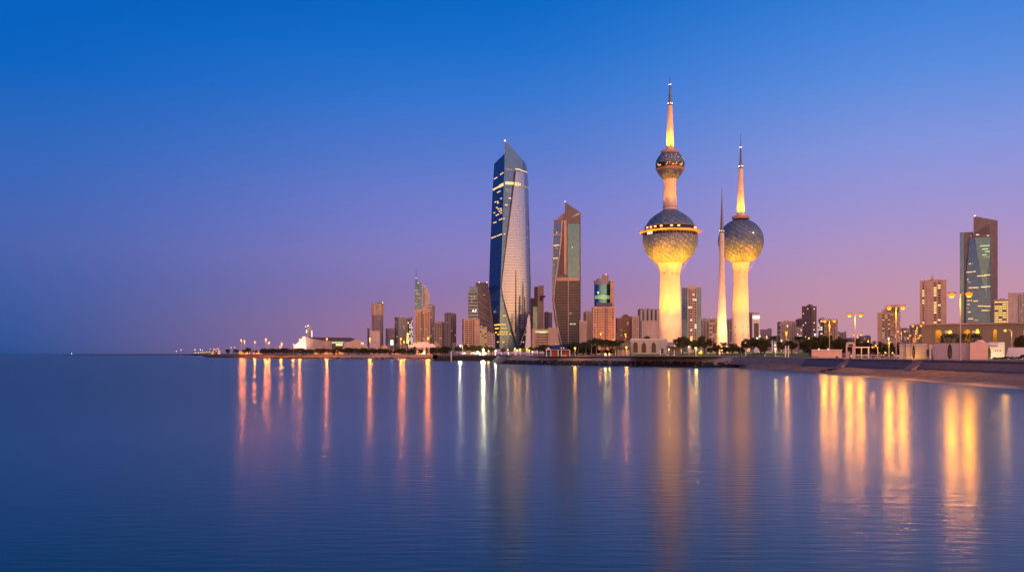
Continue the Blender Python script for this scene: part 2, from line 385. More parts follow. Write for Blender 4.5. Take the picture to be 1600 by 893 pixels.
# ------------------------------------------------------------------ beach
WLX = [(395,100.5),(380,97.5),(332,91.5),(308,92.4),(245,92.0),(200,89.6),(149,86.2),(110,84.5),(60,84)]
def wl(D):
    for (d0,x0),(d1,x1) in zip(WLX, WLX[1:]):
        if d1 <= D <= d0: return x1+(x0-x1)*(D-d1)/(d0-d1)
    return WLX[0][1] if D > 395 else WLX[-1][1]
def sand_material():
    m, nt, b = newmat('beach_sand')
    tc = N(nt, 'ShaderNodeTexCoord'); sp = N(nt, 'ShaderNodeSeparateXYZ'); nt.links.new(tc.outputs['Object'], sp.inputs[0])
    n1 = N(nt, 'ShaderNodeTexNoise'); n1.inputs['Scale'].default_value = .35; n1.inputs['Detail'].default_value = 7
    nt.links.new(tc.outputs['Object'], n1.inputs['Vector'])
    n2 = N(nt, 'ShaderNodeTexNoise'); n2.inputs['Scale'].default_value = 3; n2.inputs['Detail'].default_value = 6
    nt.links.new(tc.outputs['Object'], n2.inputs['Vector'])
    dry = mixc(nt, mathn(nt, 'MULTIPLY_ADD', n1.outputs[0], 2.6, -.8, clamp=True), (.22,.135,.09), (.38,.25,.17))
    dry = mixc(nt, mathn(nt, 'MULTIPLY', n2.outputs[0], .5), dry, (.16,.10,.08))
    mpt = N(nt, 'ShaderNodeMapping'); mpt.inputs['Scale'].default_value = (1.5, .05, 1.5); nt.links.new(tc.outputs['Object'], mpt.inputs[0])
    n3 = N(nt, 'ShaderNodeTexNoise'); n3.inputs['Scale'].default_value = 1; n3.inputs['Detail'].default_value = 6; nt.links.new(mpt.outputs[0], n3.inputs['Vector'])     # wrack lines left by the tide
    dry = mixc(nt, mathn(nt, 'MULTIPLY_ADD', n3.outputs[0], 4.0, -2.0, clamp=True), dry, (.085,.06,.05))
    wet = N(nt, 'ShaderNodeMapRange', interpolation_type='SMOOTHSTEP'); wet.inputs['From Min'].default_value = .12; wet.inputs['From Max'].default_value = .75
    nt.links.new(mathn(nt, 'ADD', sp.outputs[2], mathn(nt, 'MULTIPLY_ADD', n1.outputs[0], .8, -.4)), wet.inputs['Value'])
    nt.links.new(mixc(nt, wet.outputs[0], (.10,.066,.055), dry), b.inputs['Base Color'])
    nt.links.new(mathn(nt, 'MULTIPLY_ADD', wet.outputs[0], .55, .35), b.inputs['Roughness'])
    bp = N(nt, 'ShaderNodeBump'); bp.inputs['Strength'].default_value = .9; bp.inputs['Distance'].default_value = .5
    nt.links.new(mathn(nt, 'ADD', n1.outputs[0], mathn(nt, 'MULTIPLY', n2.outputs[0], .3)), bp.inputs['Height']); nt.links.new(bp.outputs[0], b.inputs['Normal'])
    return m
rings = []; r = random.Random(4)
for k in range(226):
    D = 395-1.5*k; x0 = wl(D)+.5*math.sin(D*.07)+.3*math.sin(D*.19+1); row = []
    for j in range(15):
        u = j/14; x = (x0-4)+(WALLX+.4-x0+4)*u
        s = max(0, (x-x0)/(WALLX-x0)); z = -.35+.35*min(1,(x-x0+4)/4) if x < x0 else 2.55*(s**.8)
        row.append((x, D, z+(r.uniform(-.09,.09)+.10*math.sin(D*.11+u*5)*math.sin(u*9) if x > x0+1 else 0)))
    rings.append(row)
mb = MB(); mb.loft(rings, closed=False, cap=False)
bo = mb.build('beach', sand_material(), smooth=True); tag(bo, kind='structure')
if bo.data.polygons[0].normal.z < 0: bo.data.flip_normals()
SWM = matte('slate_sea_wall', (.105,.10,.125), var=.3, scale=.5, rough=.7)
def beach_wall(d0, d1, label):
    t = thing('sea_wall', label, 'sea wall', (WALLX, (d0+d1)/2, 0)); h = (d0-d1)/2
    q = MB(); q.loft([[(-2.2,y,1.4),(-1.7,y,2.5),(-.25,y,4.25),(1.0,y,4.25),(1.0,y,1.4)] for y in (-h, h)]); q.build('wall', SWM, t)
    q = MB(); q.box(.35,0,4.252,1.5,2*h+.3,.22); q.build('coping', matte('wall_coping', (.26,.21,.20), var=.2), t)
beach_wall(298, 263.5, 'short dark sloping beach wall in front of the pink hut')
beach_wall(259, 218.5, 'dark sloping beach wall between the two flights of steps')
beach_wall(213, 40, 'long dark beach wall in front of the lilac and pink compound')
q = MB(); t = thing('sea_wall', 'low pale stone wall at the back of the beach below the white posts', 'sea wall', (WALLX,346,0))
q.loft([[(-1.6,y,1.2),(-.4,y,4.3),(1.0,y,4.3),(1.0,y,1.2)] for y in (-47.5, 49)]); q.build('wall', STONE, t)
q = MB(); q.box(.35,1,4.302,1.4,97,.2); q.build('coping', matte('wall_coping', (.26,.21,.20)), t)
for D, lab in ((261.2,'pale beach steps behind the dark seaweed, below the pink gate'), (215.7,'pale beach steps beside the beige compound wall')):
    q = MB()
    for k in range(9): q.box(WALLX-2.6+k*.42, D, 1.2, .44, 4.3, 1.2+k*.255)
    tag(q.build('beach_steps', matte('step_stone', (.40,.30,.26))), lab, 'steps')
# seaweed heaps
def weed(px, D, w, h, label, seed):
    r = random.Random(seed); q = MB(); X = wx(px, D)
    for k in range(110):
        u = r.uniform(-1,1); s = r.uniform(.4,.7)*h
        q.ball((u*w*.5, r.uniform(-.8,.8), s*.3+h*.3*(1-u*u)*r.random()), s, .8, 6, 3)
    o = q.build('seaweed', matte('dead_seaweed', (.03,.022,.018)), None, (X, D, 2.55*max(0,(X-wl(D))/(WALLX-wl(D)))**.8-.05)); tag(o, label, 'seaweed')
weed(1302, 262, 2.7, .55, 'dark heap of seaweed on the sand below the short wall, the thicker one', 1)
weed(1288, 266, 1.9, .3, 'thin dark patch of seaweed on the sand beside the thicker heap', 2)
weed(1186, 372, 3.6, .5, 'dark seaweed and stones where the beach meets the rocks', 3)
# lawn mound and path
gm = matte('park_grass', (.07,.15,.025), var=.4, scale=.6, bump=.6, bscale=3)
def lawn_z(x, D): return 4.62+2.6*max(0, min(1, (D-430)/170.0))
def sheet(name, pxs, Ds, dz, mat, kind='structure'):
    rings = [[(wx(p, D), D, lawn_z(0, D)+dz) for p in pxs] for D in Ds]
    q = MB(); q.loft(rings, closed=False, cap=False); o = q.build(name, mat); tag(o, kind=kind)
    if o.data.polygons[0].normal.z < 0: o.data.flip_normals()
    return o
sheet('lawn', [985+(1264-985)*k/20 for k in range(21)], [415,425,432,440,460,490,520,560,600,640,700], 0, gm)
sheet('path', [1040,1080,1120,1160,1200,1250], [545,560,575], .012, matte('path_paving', (.45,.38,.28)))
sheet('promenade', [1040,1080,1120,1160], [401,408,414], .008, matte('promenade_paving', (.33,.27,.25)))

# ------------------------------------------------------------------ dusk haze
HAZE = 0
if HAZE:
    m = bpy.data.materials.new('haze_air'); m.use_nodes = True; nt = m.node_tree; nt.nodes.remove(nt.nodes['Principled BSDF'])
    v = N(nt, 'ShaderNodeVolumePrincipled'); v.inputs['Density'].default_value = HAZE; v.inputs['Anisotropy'].default_value = .86; v.inputs['Color'].default_value = (.92,.92,.95,1)
    nt.links.new(v.outputs[0], nt.nodes['Material Output'].inputs['Volume'])
    q = MB(); q.box(500,1800,-1.6,5200,4000,330); tag(q.build('haze', m), kind='stuff')
    sc.cycles.volume_bounces = 0; sc.cycles.volume_max_steps = 64
# ------------------------------------------------------------------ water towers
def disc_material(name, seed):
    if name in MATS: return MATS[name]
    m, nt, b = newmat(name)
    uv = N(nt, 'ShaderNodeUVMap'); uv.uv_map = 'UVMap'
    mp = N(nt, 'ShaderNodeMapping'); mp.inputs['Rotation'].default_value = (0,0,.42); mp.inputs['Location'].default_value = (seed, seed, 0)
    nt.links.new(uv.outputs[0], mp.inputs[0])
    vo = N(nt, 'ShaderNodeTexVoronoi', voronoi_dimensions='2D'); vo.inputs['Scale'].default_value = 1.35; vo.inputs['Randomness'].default_value = .15
    nt.links.new(mp.outputs[0], vo.inputs['Vector'])
    big = N(nt, 'ShaderNodeTexVoronoi', voronoi_dimensions='2D'); big.inputs['Scale'].default_value = .10
    nt.links.new(uv.outputs[0], big.inputs['Vector'])
    sp = N(nt, 'ShaderNodeSeparateColor'); nt.links.new(vo.outputs['Color'], sp.inputs[0])
    r = N(nt, 'ShaderNodeValToRGB'); cr = r.color_ramp; cr.interpolation = 'CONSTANT'
    for i, (p, c) in enumerate([(0,(.03,.12,.31)),(.25,(.045,.16,.37)),(.45,(.08,.21,.35)),(.62,(.13,.23,.36)),(.76,(.22,.30,.39)),(.90,(.38,.41,.43))]):
        e = cr.elements[i] if i < 2 else cr.elements.new(p); e.position = p; e.color = (*c,1)
    nt.links.new(sp.outputs[0], r.inputs[0])
    sx = N(nt, 'ShaderNodeSeparateXYZ'); nt.links.new(uv.outputs[0], sx.inputs[0])
    row_ = mathn(nt, 'SINE', mathn(nt, 'MULTIPLY', mathn(nt, 'ADD', mathn(nt, 'MULTIPLY', sx.outputs[0], .55), sx.outputs[1]), 1.9))    # spiral rows of larger discs
    disc = mathn(nt, 'LESS_THAN', vo.outputs['Distance'], .46)
    nt.links.new(mixc(nt, mathn(nt, 'MULTIPLY_ADD', row_, .28, .28, clamp=True), mixc(nt, disc, (.10,.10,.12), r.outputs[0]), (.03,.06,.12)), b.inputs['Base Color'])
    b.inputs['Metallic'].default_value = .15; b.inputs['Roughness'].default_value = .34; b.inputs['Specular IOR Level'].default_value = .6
    bp = N(nt, 'ShaderNodeBump'); bp.invert = True; bp.inputs['Strength'].default_value = .7; bp.inputs['Distance'].default_value = .5
    nt.links.new(vo.outputs['Distance'], bp.inputs['Height']); nt.links.new(bp.outputs[0], b.inputs['Normal'])
    MATS[name] = m; return m
DISC = disc_material('enamel_discs', 3.0)
GOLDD = disc_material('enamel_discs', 3.0)
TOWTRIM = matte('tower_trim', (.40,.22,.13), rough=.5)
def lathe_uv(Rr):
    def f(v):
        a = math.atan2(v.y, v.x) % (2*PI); return (a*Rr, v.z, 2*PI*Rr)
    return f
class Tower:
    def __init__(s, label, px, D, name='water_tower'):
        s.D = D; s.px = px; s.k = D/F; s.z0 = lawn_z(0,D)-.2
        s.t = thing(name, label, 'tower', (wx(px,D), D, s.z0))
    def z(s, py): return wz(py, s.D)-s.z0
    def prof(s, pts): return [(r*s.k, s.z(y)) for r, y in pts]
    def lathe(s, name, pts, mat, n=48, uv=None, smooth=True):
        q = MB(); q.lathe(s.prof(pts), n); o = q.build(name, mat, s.t, smooth=smooth, uv=lathe_uv(uv*s.k) if uv else None)
        if smooth:
            try: o.data.set_sharp_from_angle(angle=R_(38))
            except Exception: pass
        return o
    def ring_of(s, name, n, r, py, size, mat, a0=0, a1=2*PI, ball=False):
        me = None
        for i in range(n):
            a = a0+(a1-a0)*(i+.5)/n
            if me is None:
                q = MB()
                if ball: q.ball((0,0,0), size[0]*s.k, 1, 8, 4)
                else: q.box(0,0,-size[2]*s.k/2, size[0]*s.k, size[1]*s.k, size[2]*s.k)
                o = q.build(name, mat, s.t); me = o.data
            else: o = link(name, me, s.t)
            o.location = (r*s.k*math.cos(a), r*s.k*math.sin(a), s.z(py)); o.rotation_euler = (0,0,a+PI/2)
    def spot(s, dx, dy, dz, tx, ty, tz, power, cone, color=(1,.58,.16), blend=.9, size=1.0):
        l = bpy.data.lights.new('floodlight', 'SPOT'); l.energy = power; l.spot_size = R_(cone); l.spot_blend = blend; l.color = color; l.shadow_soft_size = size
        o = bpy.data.objects.new('floodlight', l); COL.objects.link(o); o.parent = s.t
        o.location = (dx,dy,dz); o.rotation_euler = (Vector((dx,dy,dz))-Vector((tx,ty,tz))).to_track_quat('Z','Y').to_euler()
        return o
def sphere_prof(R, yc, y0, y1, n=16):
    a0 = math.asin(max(-1,min(1,(yc-y0)/R))); a1 = math.asin(max(-1,min(1,(yc-y1)/R)))
    return [(R*math.cos(a0+(a1-a0)*k/n), yc-R*math.sin(a0+(a1-a0)*k/n)) for k in range(n+1)]
def dots(T, name, pts, mat, r, w, h):
    me = None
    for a, py in pts:
        if me is None:
            q = MB(); q.box(0,0,-h/2, w, .5, h); o = q.build(name, mat, T.t); me = o.data
        else: o = link(name, me, T.t)
        rr = r(py)*T.k; o.location = (rr*math.sin(a), -rr*math.cos(a), T.z(py)); o.rotation_euler = (0,0,a)

A = Tower('tallest white tower with two disc clad blue spheres and a floodlit spire', 1047, 600)
A.lathe('shaft', [(18.6,556),(17.9,520),(16.8,490),(15.7,455),(15.1,430),(15.5,425),(17.2,417),(18.9,410.5)], TOWERW)
A.lathe('lower_sphere', sphere_prof(42.8, 373, 411, 369.5)+[(42.0,369.4)], DISC, 96, 42)
A.lathe('window_band', [(41.6,369.6),(41.5,364)], WINDK, 96, smooth=False)
A.lathe('gallery_rim', [(42.0,364.4),(47.0,363.2),(47.8,362.4),(47.2,361.6),(42,360.9),(40.0,360.9),(40,364.4)], TOWTRIM, 96)
A.lathe('gallery_band', [(39.6,361.1),(38.4,355.2)], WINDK, 96, smooth=False)
A.lathe('band_cornice', [(40.2,355.3),(39.4,354.0),(37.6,354.0),(37.6,355.3)], TOWTRIM, 96)
A.lathe('upper_dome', [(38.4,354.1),(36.2,349.4),(33.2,345),(29.6,341),(25.4,337.6),(20.8,334.4),(16.6,332),(13.4,330),(11.3,328)], DISC, 96, 38)
A.lathe('upper_shaft', [(11.2,328.2),(10.7,321),(9.9,305),(9.5,292),(9.5,284),(10.4,280)], TOWERW)
A.lathe('collar', [(11.2,324.2),(11.2,322.6),(10.9,322.6),(10.9,324.2)], TOWTRIM, 48)
A.lathe('upper_sphere_base', [(10.3,280.4),(15.2,275.4),(18.6,270.6),(20.6,266.6)], DISC, 64, 22)
A.lathe('trim_ring', [(20.5,266.8),(21.9,265.2),(22.2,263.4),(21.6,262.9),(20.5,262.9)], TOWTRIM, 64)
A.lathe('upper_window_band', [(21.8,263.1),(22.5,256.0)], WINDK, 64, smooth=False)
A.lathe('upper_sphere_dome', sphere_prof(22.8, 258.5, 256.2, 237.6, 12)+[(8.5,236.6)], DISC, 64, 22)
A.lathe('roof_platform', [(8.6,237.8),(10.6,237.0),(10.6,235.6),(6.2,235.2)], TOWTRIM, 48)
q = MB(); q.lathe(A.prof([(14.4,240.2),(14.4,236.4),(14.0,236.4),(14.0,240.2)]), 40); q.build('roof_railing', TOWTRIM, A.t)
A.lathe('spire', [(6.5,236),(6.0,228),(5.2,205),(4.3,180),(3.7,165)], TOWERW, 32)
A.lathe('spire_ring', [(3.9,165.2),(3.9,163.6),(2.6,163.2)], DGREY, 32)
A.lathe('needle', [(2.7,163.4),(2.0,150),(1.2,133),(.75,131.5),(.35,118)], matte('steel_needle', (.16,.15,.17), rough=.4, metal=.6), 20)
A.ring_of('spire_light', 6, 3.4, 161.5, (.55,), TIPL, ball=True)
A.ring_of('aviation_light', 3, 1.5, 132, (.55,), TIPL, ball=True)
A.ring_of('roof_light', 10, 12.4, 236.6, (.6,), TIPL, ball=True)
A.ring_of('mullion', 48, 41.8, 366.8, (.5,.6,5), matte('mullion', (.2,.17,.15)))
dots(A, 'gallery_light', [(-1.25,357.2),(-1.0,357.5),(-.78,357.5),(-.52,357.5),(-.12,357.5),(.16,357.5),(1.08,357.4),(1.28,357.2)], emit('gallery_lamp', (1,.38,.10), 4.5), lambda y: 39.6, 1.5, .8)
dots(A, 'lit_window', [(-1.10,366.6),(-1.0,366.6),(-.90,366.6)], LITWHT, lambda y: 42.0, .9, 1.7)
dots(A, 'lit_window', [(rng.uniform(-1.3,1.3), rng.choice((258,260.5))) for _ in range(16)], LITWIN, lambda y: 22.6, .5, .5)
dots(A, 'dome_sparkle', [(rng.uniform(-1.1,1.1), rng.uniform(244,252)) for _ in range(9)], emit('dome_glint', (1,.6,.4), 1.2), lambda y: math.sqrt(22.9**2-(258.5-y)**2)+.1, .45, .35)  # small emissive dots painted in as glints on the upper dome
dots(A, 'slit_window', [(-.40,423.5),(.02,428),(.55,428),(-.8,428)], DGREY, lambda y: 15.3, .55, 1.1)
q = MB()
for i in range(12):
    a = 2*PI*i/12
    q.tube((34*A.k*math.cos(a),34*A.k*math.sin(a),A.z(398)), (15.6*A.k*math.cos(a),15.6*A.k*math.sin(a),A.z(428)), .10, .10, 4)
q.build('stay_cable', GREYC, A.t)

B = Tower('white tower with one disc clad sphere beside the bare needle tower', 1157.5, 640)
B.lathe('shaft', [(14.6,556),(13.3,520),(12.3,490),(11.3,455),(10.8,430),(11.0,424),(12.4,416),(13.4,410)], TOWERW)
B.lathe('sphere', sphere_prof(35.0, 377, 410.5, 342.6, 28)+[(6,342.2)], DISC, 96, 35)
B.lathe('roof_platform', [(8,343),(13.4,342.2),(13.4,340.6),(7,340.2)], TOWTRIM, 48)
q = MB(); q.lathe(B.prof([(13.2,340.8),(13.2,338.0),(12.9,338.0),(12.9,340.8)]), 40); q.build('roof_railing', TOWTRIM, B.t)
B.lathe('spire', [(7.4,341),(5.9,334),(5.0,312),(4.1,288),(3.4,263)], TOWERW, 32)
B.lathe('spire_ring', [(3.6,263.2),(3.6,261.6),(2.4,261.2)], DGREY, 32)
B.lathe('needle', [(2.5,261.4),(1.8,248),(1.0,230),(.6,228.5),(.3,208)], MATS['steel_needle'], 20)
B.ring_of('spire_light', 6, 3.1, 259.6, (.5,), TIPL, ball=True)
B.ring_of('aviation_light', 3, 1.2, 230, (.6,), TIPL, ball=True)
B.ring_of('roof_light', 10, 11.4, 340.4, (.6,), TIPL, ball=True)
dots(B, 'glint', [(.30,368)], TIPL, lambda y: 35.2, .6, .5)  # glowing chip painted in as a highlight on the sphere
dots(B, 'slit_window', [(a, y) for y in (510.5,523) for a in (-.92,-.02,.72)], DGREY, lambda y: 12.9, .5, 1.2)
dots(B, 'slit_window', [(-.6,426),(.3,426)], DGREY, lambda y: 10.9, .45, .6)
q = MB()
for i in range(10):
    a = 2*PI*i/10
    q.tube((28*B.k*math.cos(a),28*B.k*math.sin(a),B.z(398)), (11*B.k*math.cos(a),11*B.k*math.sin(a),B.z(427)), .10, .10, 4)
q.build('stay_cable', GREYC, B.t)

C_ = Tower('slender white needle tower without any sphere, dark spiked at its top', 1128, 560, 'needle_tower')
C_.lathe('shaft', [(9.6,556),(8.6,538),(6.5,490),(4.9,440),(3.9,400),(3.5,363.5)], TOWERW, 40)
C_.lathe('spire_ring', [(3.7,363.7),(3.7,362.2),(2.6,361.8)], DGREY, 32)
C_.lathe('needle', [(2.7,362),(2.1,345),(1.2,322),(.6,305),(.25,293)], MATS['steel_needle'], 20)
C_.ring_of('spire_light', 5, 3.2, 360.6, (.5,), TIPL, ball=True)
C_.ring_of('aviation_light', 2, 1.0, 328, (.45,), TIPL, ball=True)

WARM = (1,.29,.006); PEACH = (1,.35,.10); YEL = (1,.43,.13)
def flood(T, rs, base, zt, sphere, p):
    """rs: shaft radius (m); pairs of floods on the ground wash the shaft, further ones reach the sphere"""
    for sx in (-1, 1):
        T.spot(sx*rs*1.9, -rs*2.4, 1.0, sx*rs*.5, -rs*.7, zt*.95, 80000*p, 46, YEL, 1.0, 1.0)
        T.spot(sx*rs*3.0, -rs*5.2, 1.0, sx*rs*.2, -rs*.8, zt*1.2, 150000*p, 80, PEACH, 1.0, 1.0)
        T.spot(sx*rs*2.4, rs*2.6, 1.0, sx*rs*.3, 0, zt*1.2, 40000*p, 80, WARM, 1.0, 1.0)
        T.spot(sx*rs*1.2, -rs*4.0, 1.0, 0, -rs, zt*.15, 30000*p, 100, PEACH, 1.0, 1.0)
    if sphere:
        r, zs, ps = sphere
        for k in range(6):
            a = 2*PI*(k+.5)/6
            T.spot(r*math.cos(a), r*math.sin(a), 1.2, .52*r*math.cos(a), .52*r*math.sin(a), zs, ps*1.6, 26, WARM, .9)
            T.spot(r*math.cos(a), r*math.sin(a), 1.2, 0, 0, zs-18, ps*.5, 30, WARM, 1.0)
flood(A, 7.6, 0, 33, (30, A.z(392), 800000), .72)
flood(B, 5.8, 0, 33, (27, B.z(392), 600000), .48)
flood(C_, 3.4, 0, 28, None, 1.0)
for T, r, y0, y1, pw in ((A, 13*A.k, 333, 292, 22000), (A, 11.5*A.k, 237.5, 200, 130000), (B, 11.5*B.k, 341, 300, 130000)):
    for k in range(5):
        a = 2*PI*(k+.25)/5
        T.spot(r*math.cos(a), r*math.sin(a), T.z(y0)+.9, 0, 0, T.z(y1), pw, 50, YEL if y0 > 300 and T is A else WARM, 1.0, .3)
for k in range(6):        # the neck lamps that catch the small sphere from the dome below it
    a = 2*PI*(k+.5)/6
    A.spot(24*A.k*math.cos(a), 24*A.k*math.sin(a), A.z(334), 0, 0, A.z(268), 36000, 34, WARM, .8)
# ------------------------------------------------------------------ custom skyscrapers, drawn as plates with depth
class Sky:
    """a building whose front is set out from photo columns and rows at its own distance; local X to the side, -Y to the viewer"""
    def __init__(s, name, label, px, D, cat='building', z0=GZ):
        s.px, s.D, s.k, s.z0 = px, D, D/F, z0
        s.t = thing(name, label, cat, (wx(px,D), D, z0), -math.atan2(wx(px,D), D))
    def p(s, x, y): return ((x-s.px)*s.k, wz(y, s.D)-s.z0)
    def pl(s, name, pts, y0, y1, mat, parent=None):
        q = MB(); q.plate([s.p(*c) for c in pts], y0, y1); return q.build(name, mat, parent or s.t)
    def rect(s, name, x0, y0, x1, y1, d0, d1, mat, parent=None): return s.pl(name, [(x0,y1),(x1,y1),(x1,y0),(x0,y0)], d0, d1, mat, parent)
    def bands(s, name, x0f, x1f, ys, h, d0, d1, mat):
        for y in ys: s.pl(name, [(x0f(y+h),y+h),(x1f(y+h),y+h),(x1f(y),y),(x0f(y),y)], d0, d1, mat)
    def ball(s, name, x, y, r, d, mat):
        q = MB(); a, b = s.p(x,y); q.ball((a,d,b), r); return q.build(name, mat, s.t)
    def mast(s, name, x, y0, y1, r0, r1, d, mat):
        q = MB(); a, b = s.p(x,y0); c, e = s.p(x,y1); q.tube((a,d,b),(c,d,e), r0, r1); return q.build(name, mat, s.t)
def itp(tab):
    def f(v):
        if v <= tab[0][0]: return tab[0][1]
        for (a,b),(c,d) in zip(tab, tab[1:]):
            if v <= c: return b+(d-b)*(v-a)/(c-a)
        return tab[-1][1]
    return f
# ---- the tall curved glass tower
S = Sky('skyscraper', 'tallest glass skyscraper with a curved silver shell and a sharp slanted top', 796, 1300)
xL = itp([(226,771.2),(258,771.8),(297,769.4),(390,765.5),(447,763.7),(490,768.6),(520,772.2),(545,774.5)])
xR = itp([(226,788.8),(258,788.6),(297,787.2),(390,784.5),(447,782.2),(490,781.5),(545,781)])
xE = itp([(226,823.2),(258,823.4),(297,824.6),(390,826.6),(447,828),(490,827.2),(515,823.5),(545,820)])
TOPY = [(0,226.2),(.2,231.5),(.4,238),(.6,245),(.8,251.5),(1,258)]; topf = itp(TOPY)
NA = 12; RID = -22.0
def arc(t, y): a = t*PI/2; return (xR(y)+(xE(y)-xR(y))*math.sin(a), RID+32*(1-math.cos(a)))
def arct(x, y): return math.asin(max(0,min(1,(x-xR(y))/(xE(y)-xR(y)))))/(PI/2)
def spt(x, y, d): a, b = S.p(x, y); return (a, d, b)
levels = [545,520,490,470,447,420,390,360,330,297,275,258]
rings = []
for y in levels:
    rings.append([spt(*((lambda c: (c[0], y, c[1]))(arc(k/NA, y)))) for k in range(NA+1)] + [spt(xE(y)-3, y, 30), spt(xR(y)+.5, y, 30)])
top = []
for k in range(NA+1):
    c = arc(k/NA, 258); sx = math.sin(k/NA*PI/2); top.append(spt(c[0], topf(sx), c[1]))
top += [spt(xE(258)-3, 259, 30), spt(xR(258)+.5, 236, 30)]
q = MB(); q.loft(rings+[top]); o = q.build('glass_body', GGREY, S.t)
q = MB(); rings = []
for y in levels+[None]:
    yl, yr, yb = (y, y, y) if y else (254, 245, 250)
    yy = y or 254
    rings.append([spt(xL(yy), yl, 10), spt(xR(yy)-.05, yr, RID+.3), spt(xR(yy)-.05, yb, 29), spt(xL(yy)+4, yl, 29)])
q.loft(rings); q.build('side_wing', GDARK, S.t)
bl = itp([(262,806.5),(272,804.6),(330,797.5),(390,790),(420,786.4),(455,782.6),(545,807.5)])
br = itp([(262,822.6),(297,824.5),(447,828),(490,827.4),(545,809)])
q = MB(); outer = []; YS = [272+273*k/46 for k in range(47)]
for y in YS:
    t0, t1 = arct(bl(y), y), max(arct(min(br(y), xE(y)-.02), y), arct(bl(y), y)+.02)
    o_, i_ = [], []
    for k in range(17):
        c = arc(t0+(t1-t0)*k/16, y); a = (t0+(t1-t0)*k/16)*PI/2
        ox, oy = math.sin(a)*1.6, -math.cos(a)*1.6; X0 = spt(c[0], y, c[1])
        o_.append((X0[0]+ox, X0[1]+oy, X0[2])); i_.append((X0[0]-ox*.2, X0[1]-oy*.2, X0[2]))
    outer.append(o_+i_[::-1])
q.loft(outer[::-1]); o = q.build('silver_shell', GSHELL, S.t, smooth=True)
try: o.data.set_sharp_from_angle(angle=R_(40))
except Exception: pass
def on_arc(x, y, off=1.0):
    c = arc(arct(x,y), y); a = arct(x,y)*PI/2; v = spt(c[0], y, c[1]); return (v[0]+math.sin(a)*off, v[1]-math.cos(a)*off, v[2]), a
q = MB(); q.path([tuple(on_arc(bl(y), y, 1.8)[0]) for y in YS[::3]], .75, 5); q.build('edge_fin', DGREY, S.t)
q = MB(); q.path([tuple(on_arc(min(br(y),xE(y)-.3), y, 1.8)[0]) for y in YS if y >= 490][::2], .5, 5); q.build('edge_fin', PALE, S.t)
WMESH = {}
def lit(parent, pos, a, w, h, mat, name='lit_window'):
    k = (round(w,1), round(h,1), mat.name, name)
    if k not in WMESH:
        q = MB(); q.box(0,0,-h/2,w,.5,h); o = q.build(name, mat, parent); WMESH[k] = o.data
    else: o = link(name, WMESH[k], parent)
    o.location = pos; o.rotation_euler = (0,0,a)
def lit_arc(x, y, w, h, mat, off): p, a = on_arc(x, y, off); lit(S.t, p, a, w*S.k, h*S.k, mat)
def lit_wing(u, y, w, h, mat):
    x = xL(y)+(xR(y)-xL(y))*u; P0, P1 = spt(xL(y),y,10), spt(xR(y),y,RID); a = math.atan2(P1[1]-P0[1], P1[0]-P0[0])
    lit(S.t, (P0[0]+(P1[0]-P0[0])*u+math.sin(a)*.15, P0[1]+(P1[1]-P0[1])*u-math.cos(a)*.15, P0[2]), a, w*S.k/max(math.cos(a),.3), h*S.k, mat)
for u in (.12,.3,.5,.7,.88): lit_wing(u, 295-3*u, 2.9, 2.6+2*(u>.5), LITWIN)
for u, y in ((.15,278),(.3,277.5),(.7,275),(.85,274),(.5,301.5),(.65,301),(.3,315.5),(.5,316),(.55,318.5),(.8,313),(.45,325),(.6,328),(.8,328.5),(.25,332),(.7,332),(.85,331.5),(.45,337),(.6,336.5),(.85,335.5),(.25,347.5),(.4,347.5),(.75,345.5),(.9,345),(.12,370.6),(.25,370.4),(.4,370),(.6,369.6),(.75,369),(.9,368.6)): lit_wing(u, y, 2.1, 1.4, LITWIN)
for x in range(790, 804, 2): lit_arc(x+.5, 290.5, 1.9, 4.2, LITWIN, .3)
for x in (792,794,796,799): lit_arc(x, 269.5, 1.8, 1.0, LITDIM, .3)
for x, y in ((791.5,300.5),(794,300.5),(797,300.8),(793,304),(797,304),(795.5,313.5),(797.5,313.5),(790,324),(792,324),(787.5,345),(788.5,368.5)): lit_arc(x, y, 1.8, 1.5, LITWIN if y > 305 else LITDIM, .3)
for x in range(806, 823, 2): lit_arc(x, 268+(.9 if x > 812 else 0), 1.9, 1.6, LITWIN, .35 if x < 812 else .3)
for x in (804,806,808.5,811): lit_arc(x, 291.5, 2.0, 5.0 if x<810 else 3, LITWIN, 2.2)
for x in range(813, 824, 2): lit_arc(x, 293.5, 1.7, 1.6, LITDIM, 2.2)
for x, y in ((802,319),(812,301),(815,301),(802,341),(811,324),(811,332),(811,348),(811,356),(818,330),(822,356),(795.5,368.5),(797,368.5),(806,368),(808,368),(811,368.4),(814,368.4),(818,371),(822,371)): lit_arc(x, y, 1.5, 1.2, LITDIM, 2.2)
for x0, y0, y1 in ((805,424,520),(811,463,517),(818,464,522)):  # dark strips painted on the shell as reflections of other buildings
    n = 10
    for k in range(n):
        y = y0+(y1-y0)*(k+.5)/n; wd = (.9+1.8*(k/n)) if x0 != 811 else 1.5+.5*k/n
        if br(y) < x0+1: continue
        p, a = on_arc(x0-.3*k/n, y, 1.75); lit(S.t, p, a, wd*S.k, (y1-y0)/n*S.k*.99, WINDK, 'reflection_strip')
for y, xs in ((507.5,(774,777.5,780,783,786,789)),(513,(775,778,784,787,790)),(519,(775,781.5,785,788.5,792)),(522.3,(779,783,787,791.5,797)),(494,(787,789)),(534,(778,787))):
    for x in xs:
        if x < xR(y)-.4: lit_wing((x-xL(y))/(xR(y)-xL(y)), y, 2.6, 1.7, LITGLD if y < 534 else LITWIN)
        elif x < bl(y)-.6: lit_arc(x, y, 2.4, 1.7, emit('lit_floor_gold', (1,.62,.12), 1.1), .3)
for x in (813.5,817,820.5): lit_arc(x, 522.5, 2.2, 2.2, emit('lit_floor_gold', (1,.62,.12), 1.1), .3)
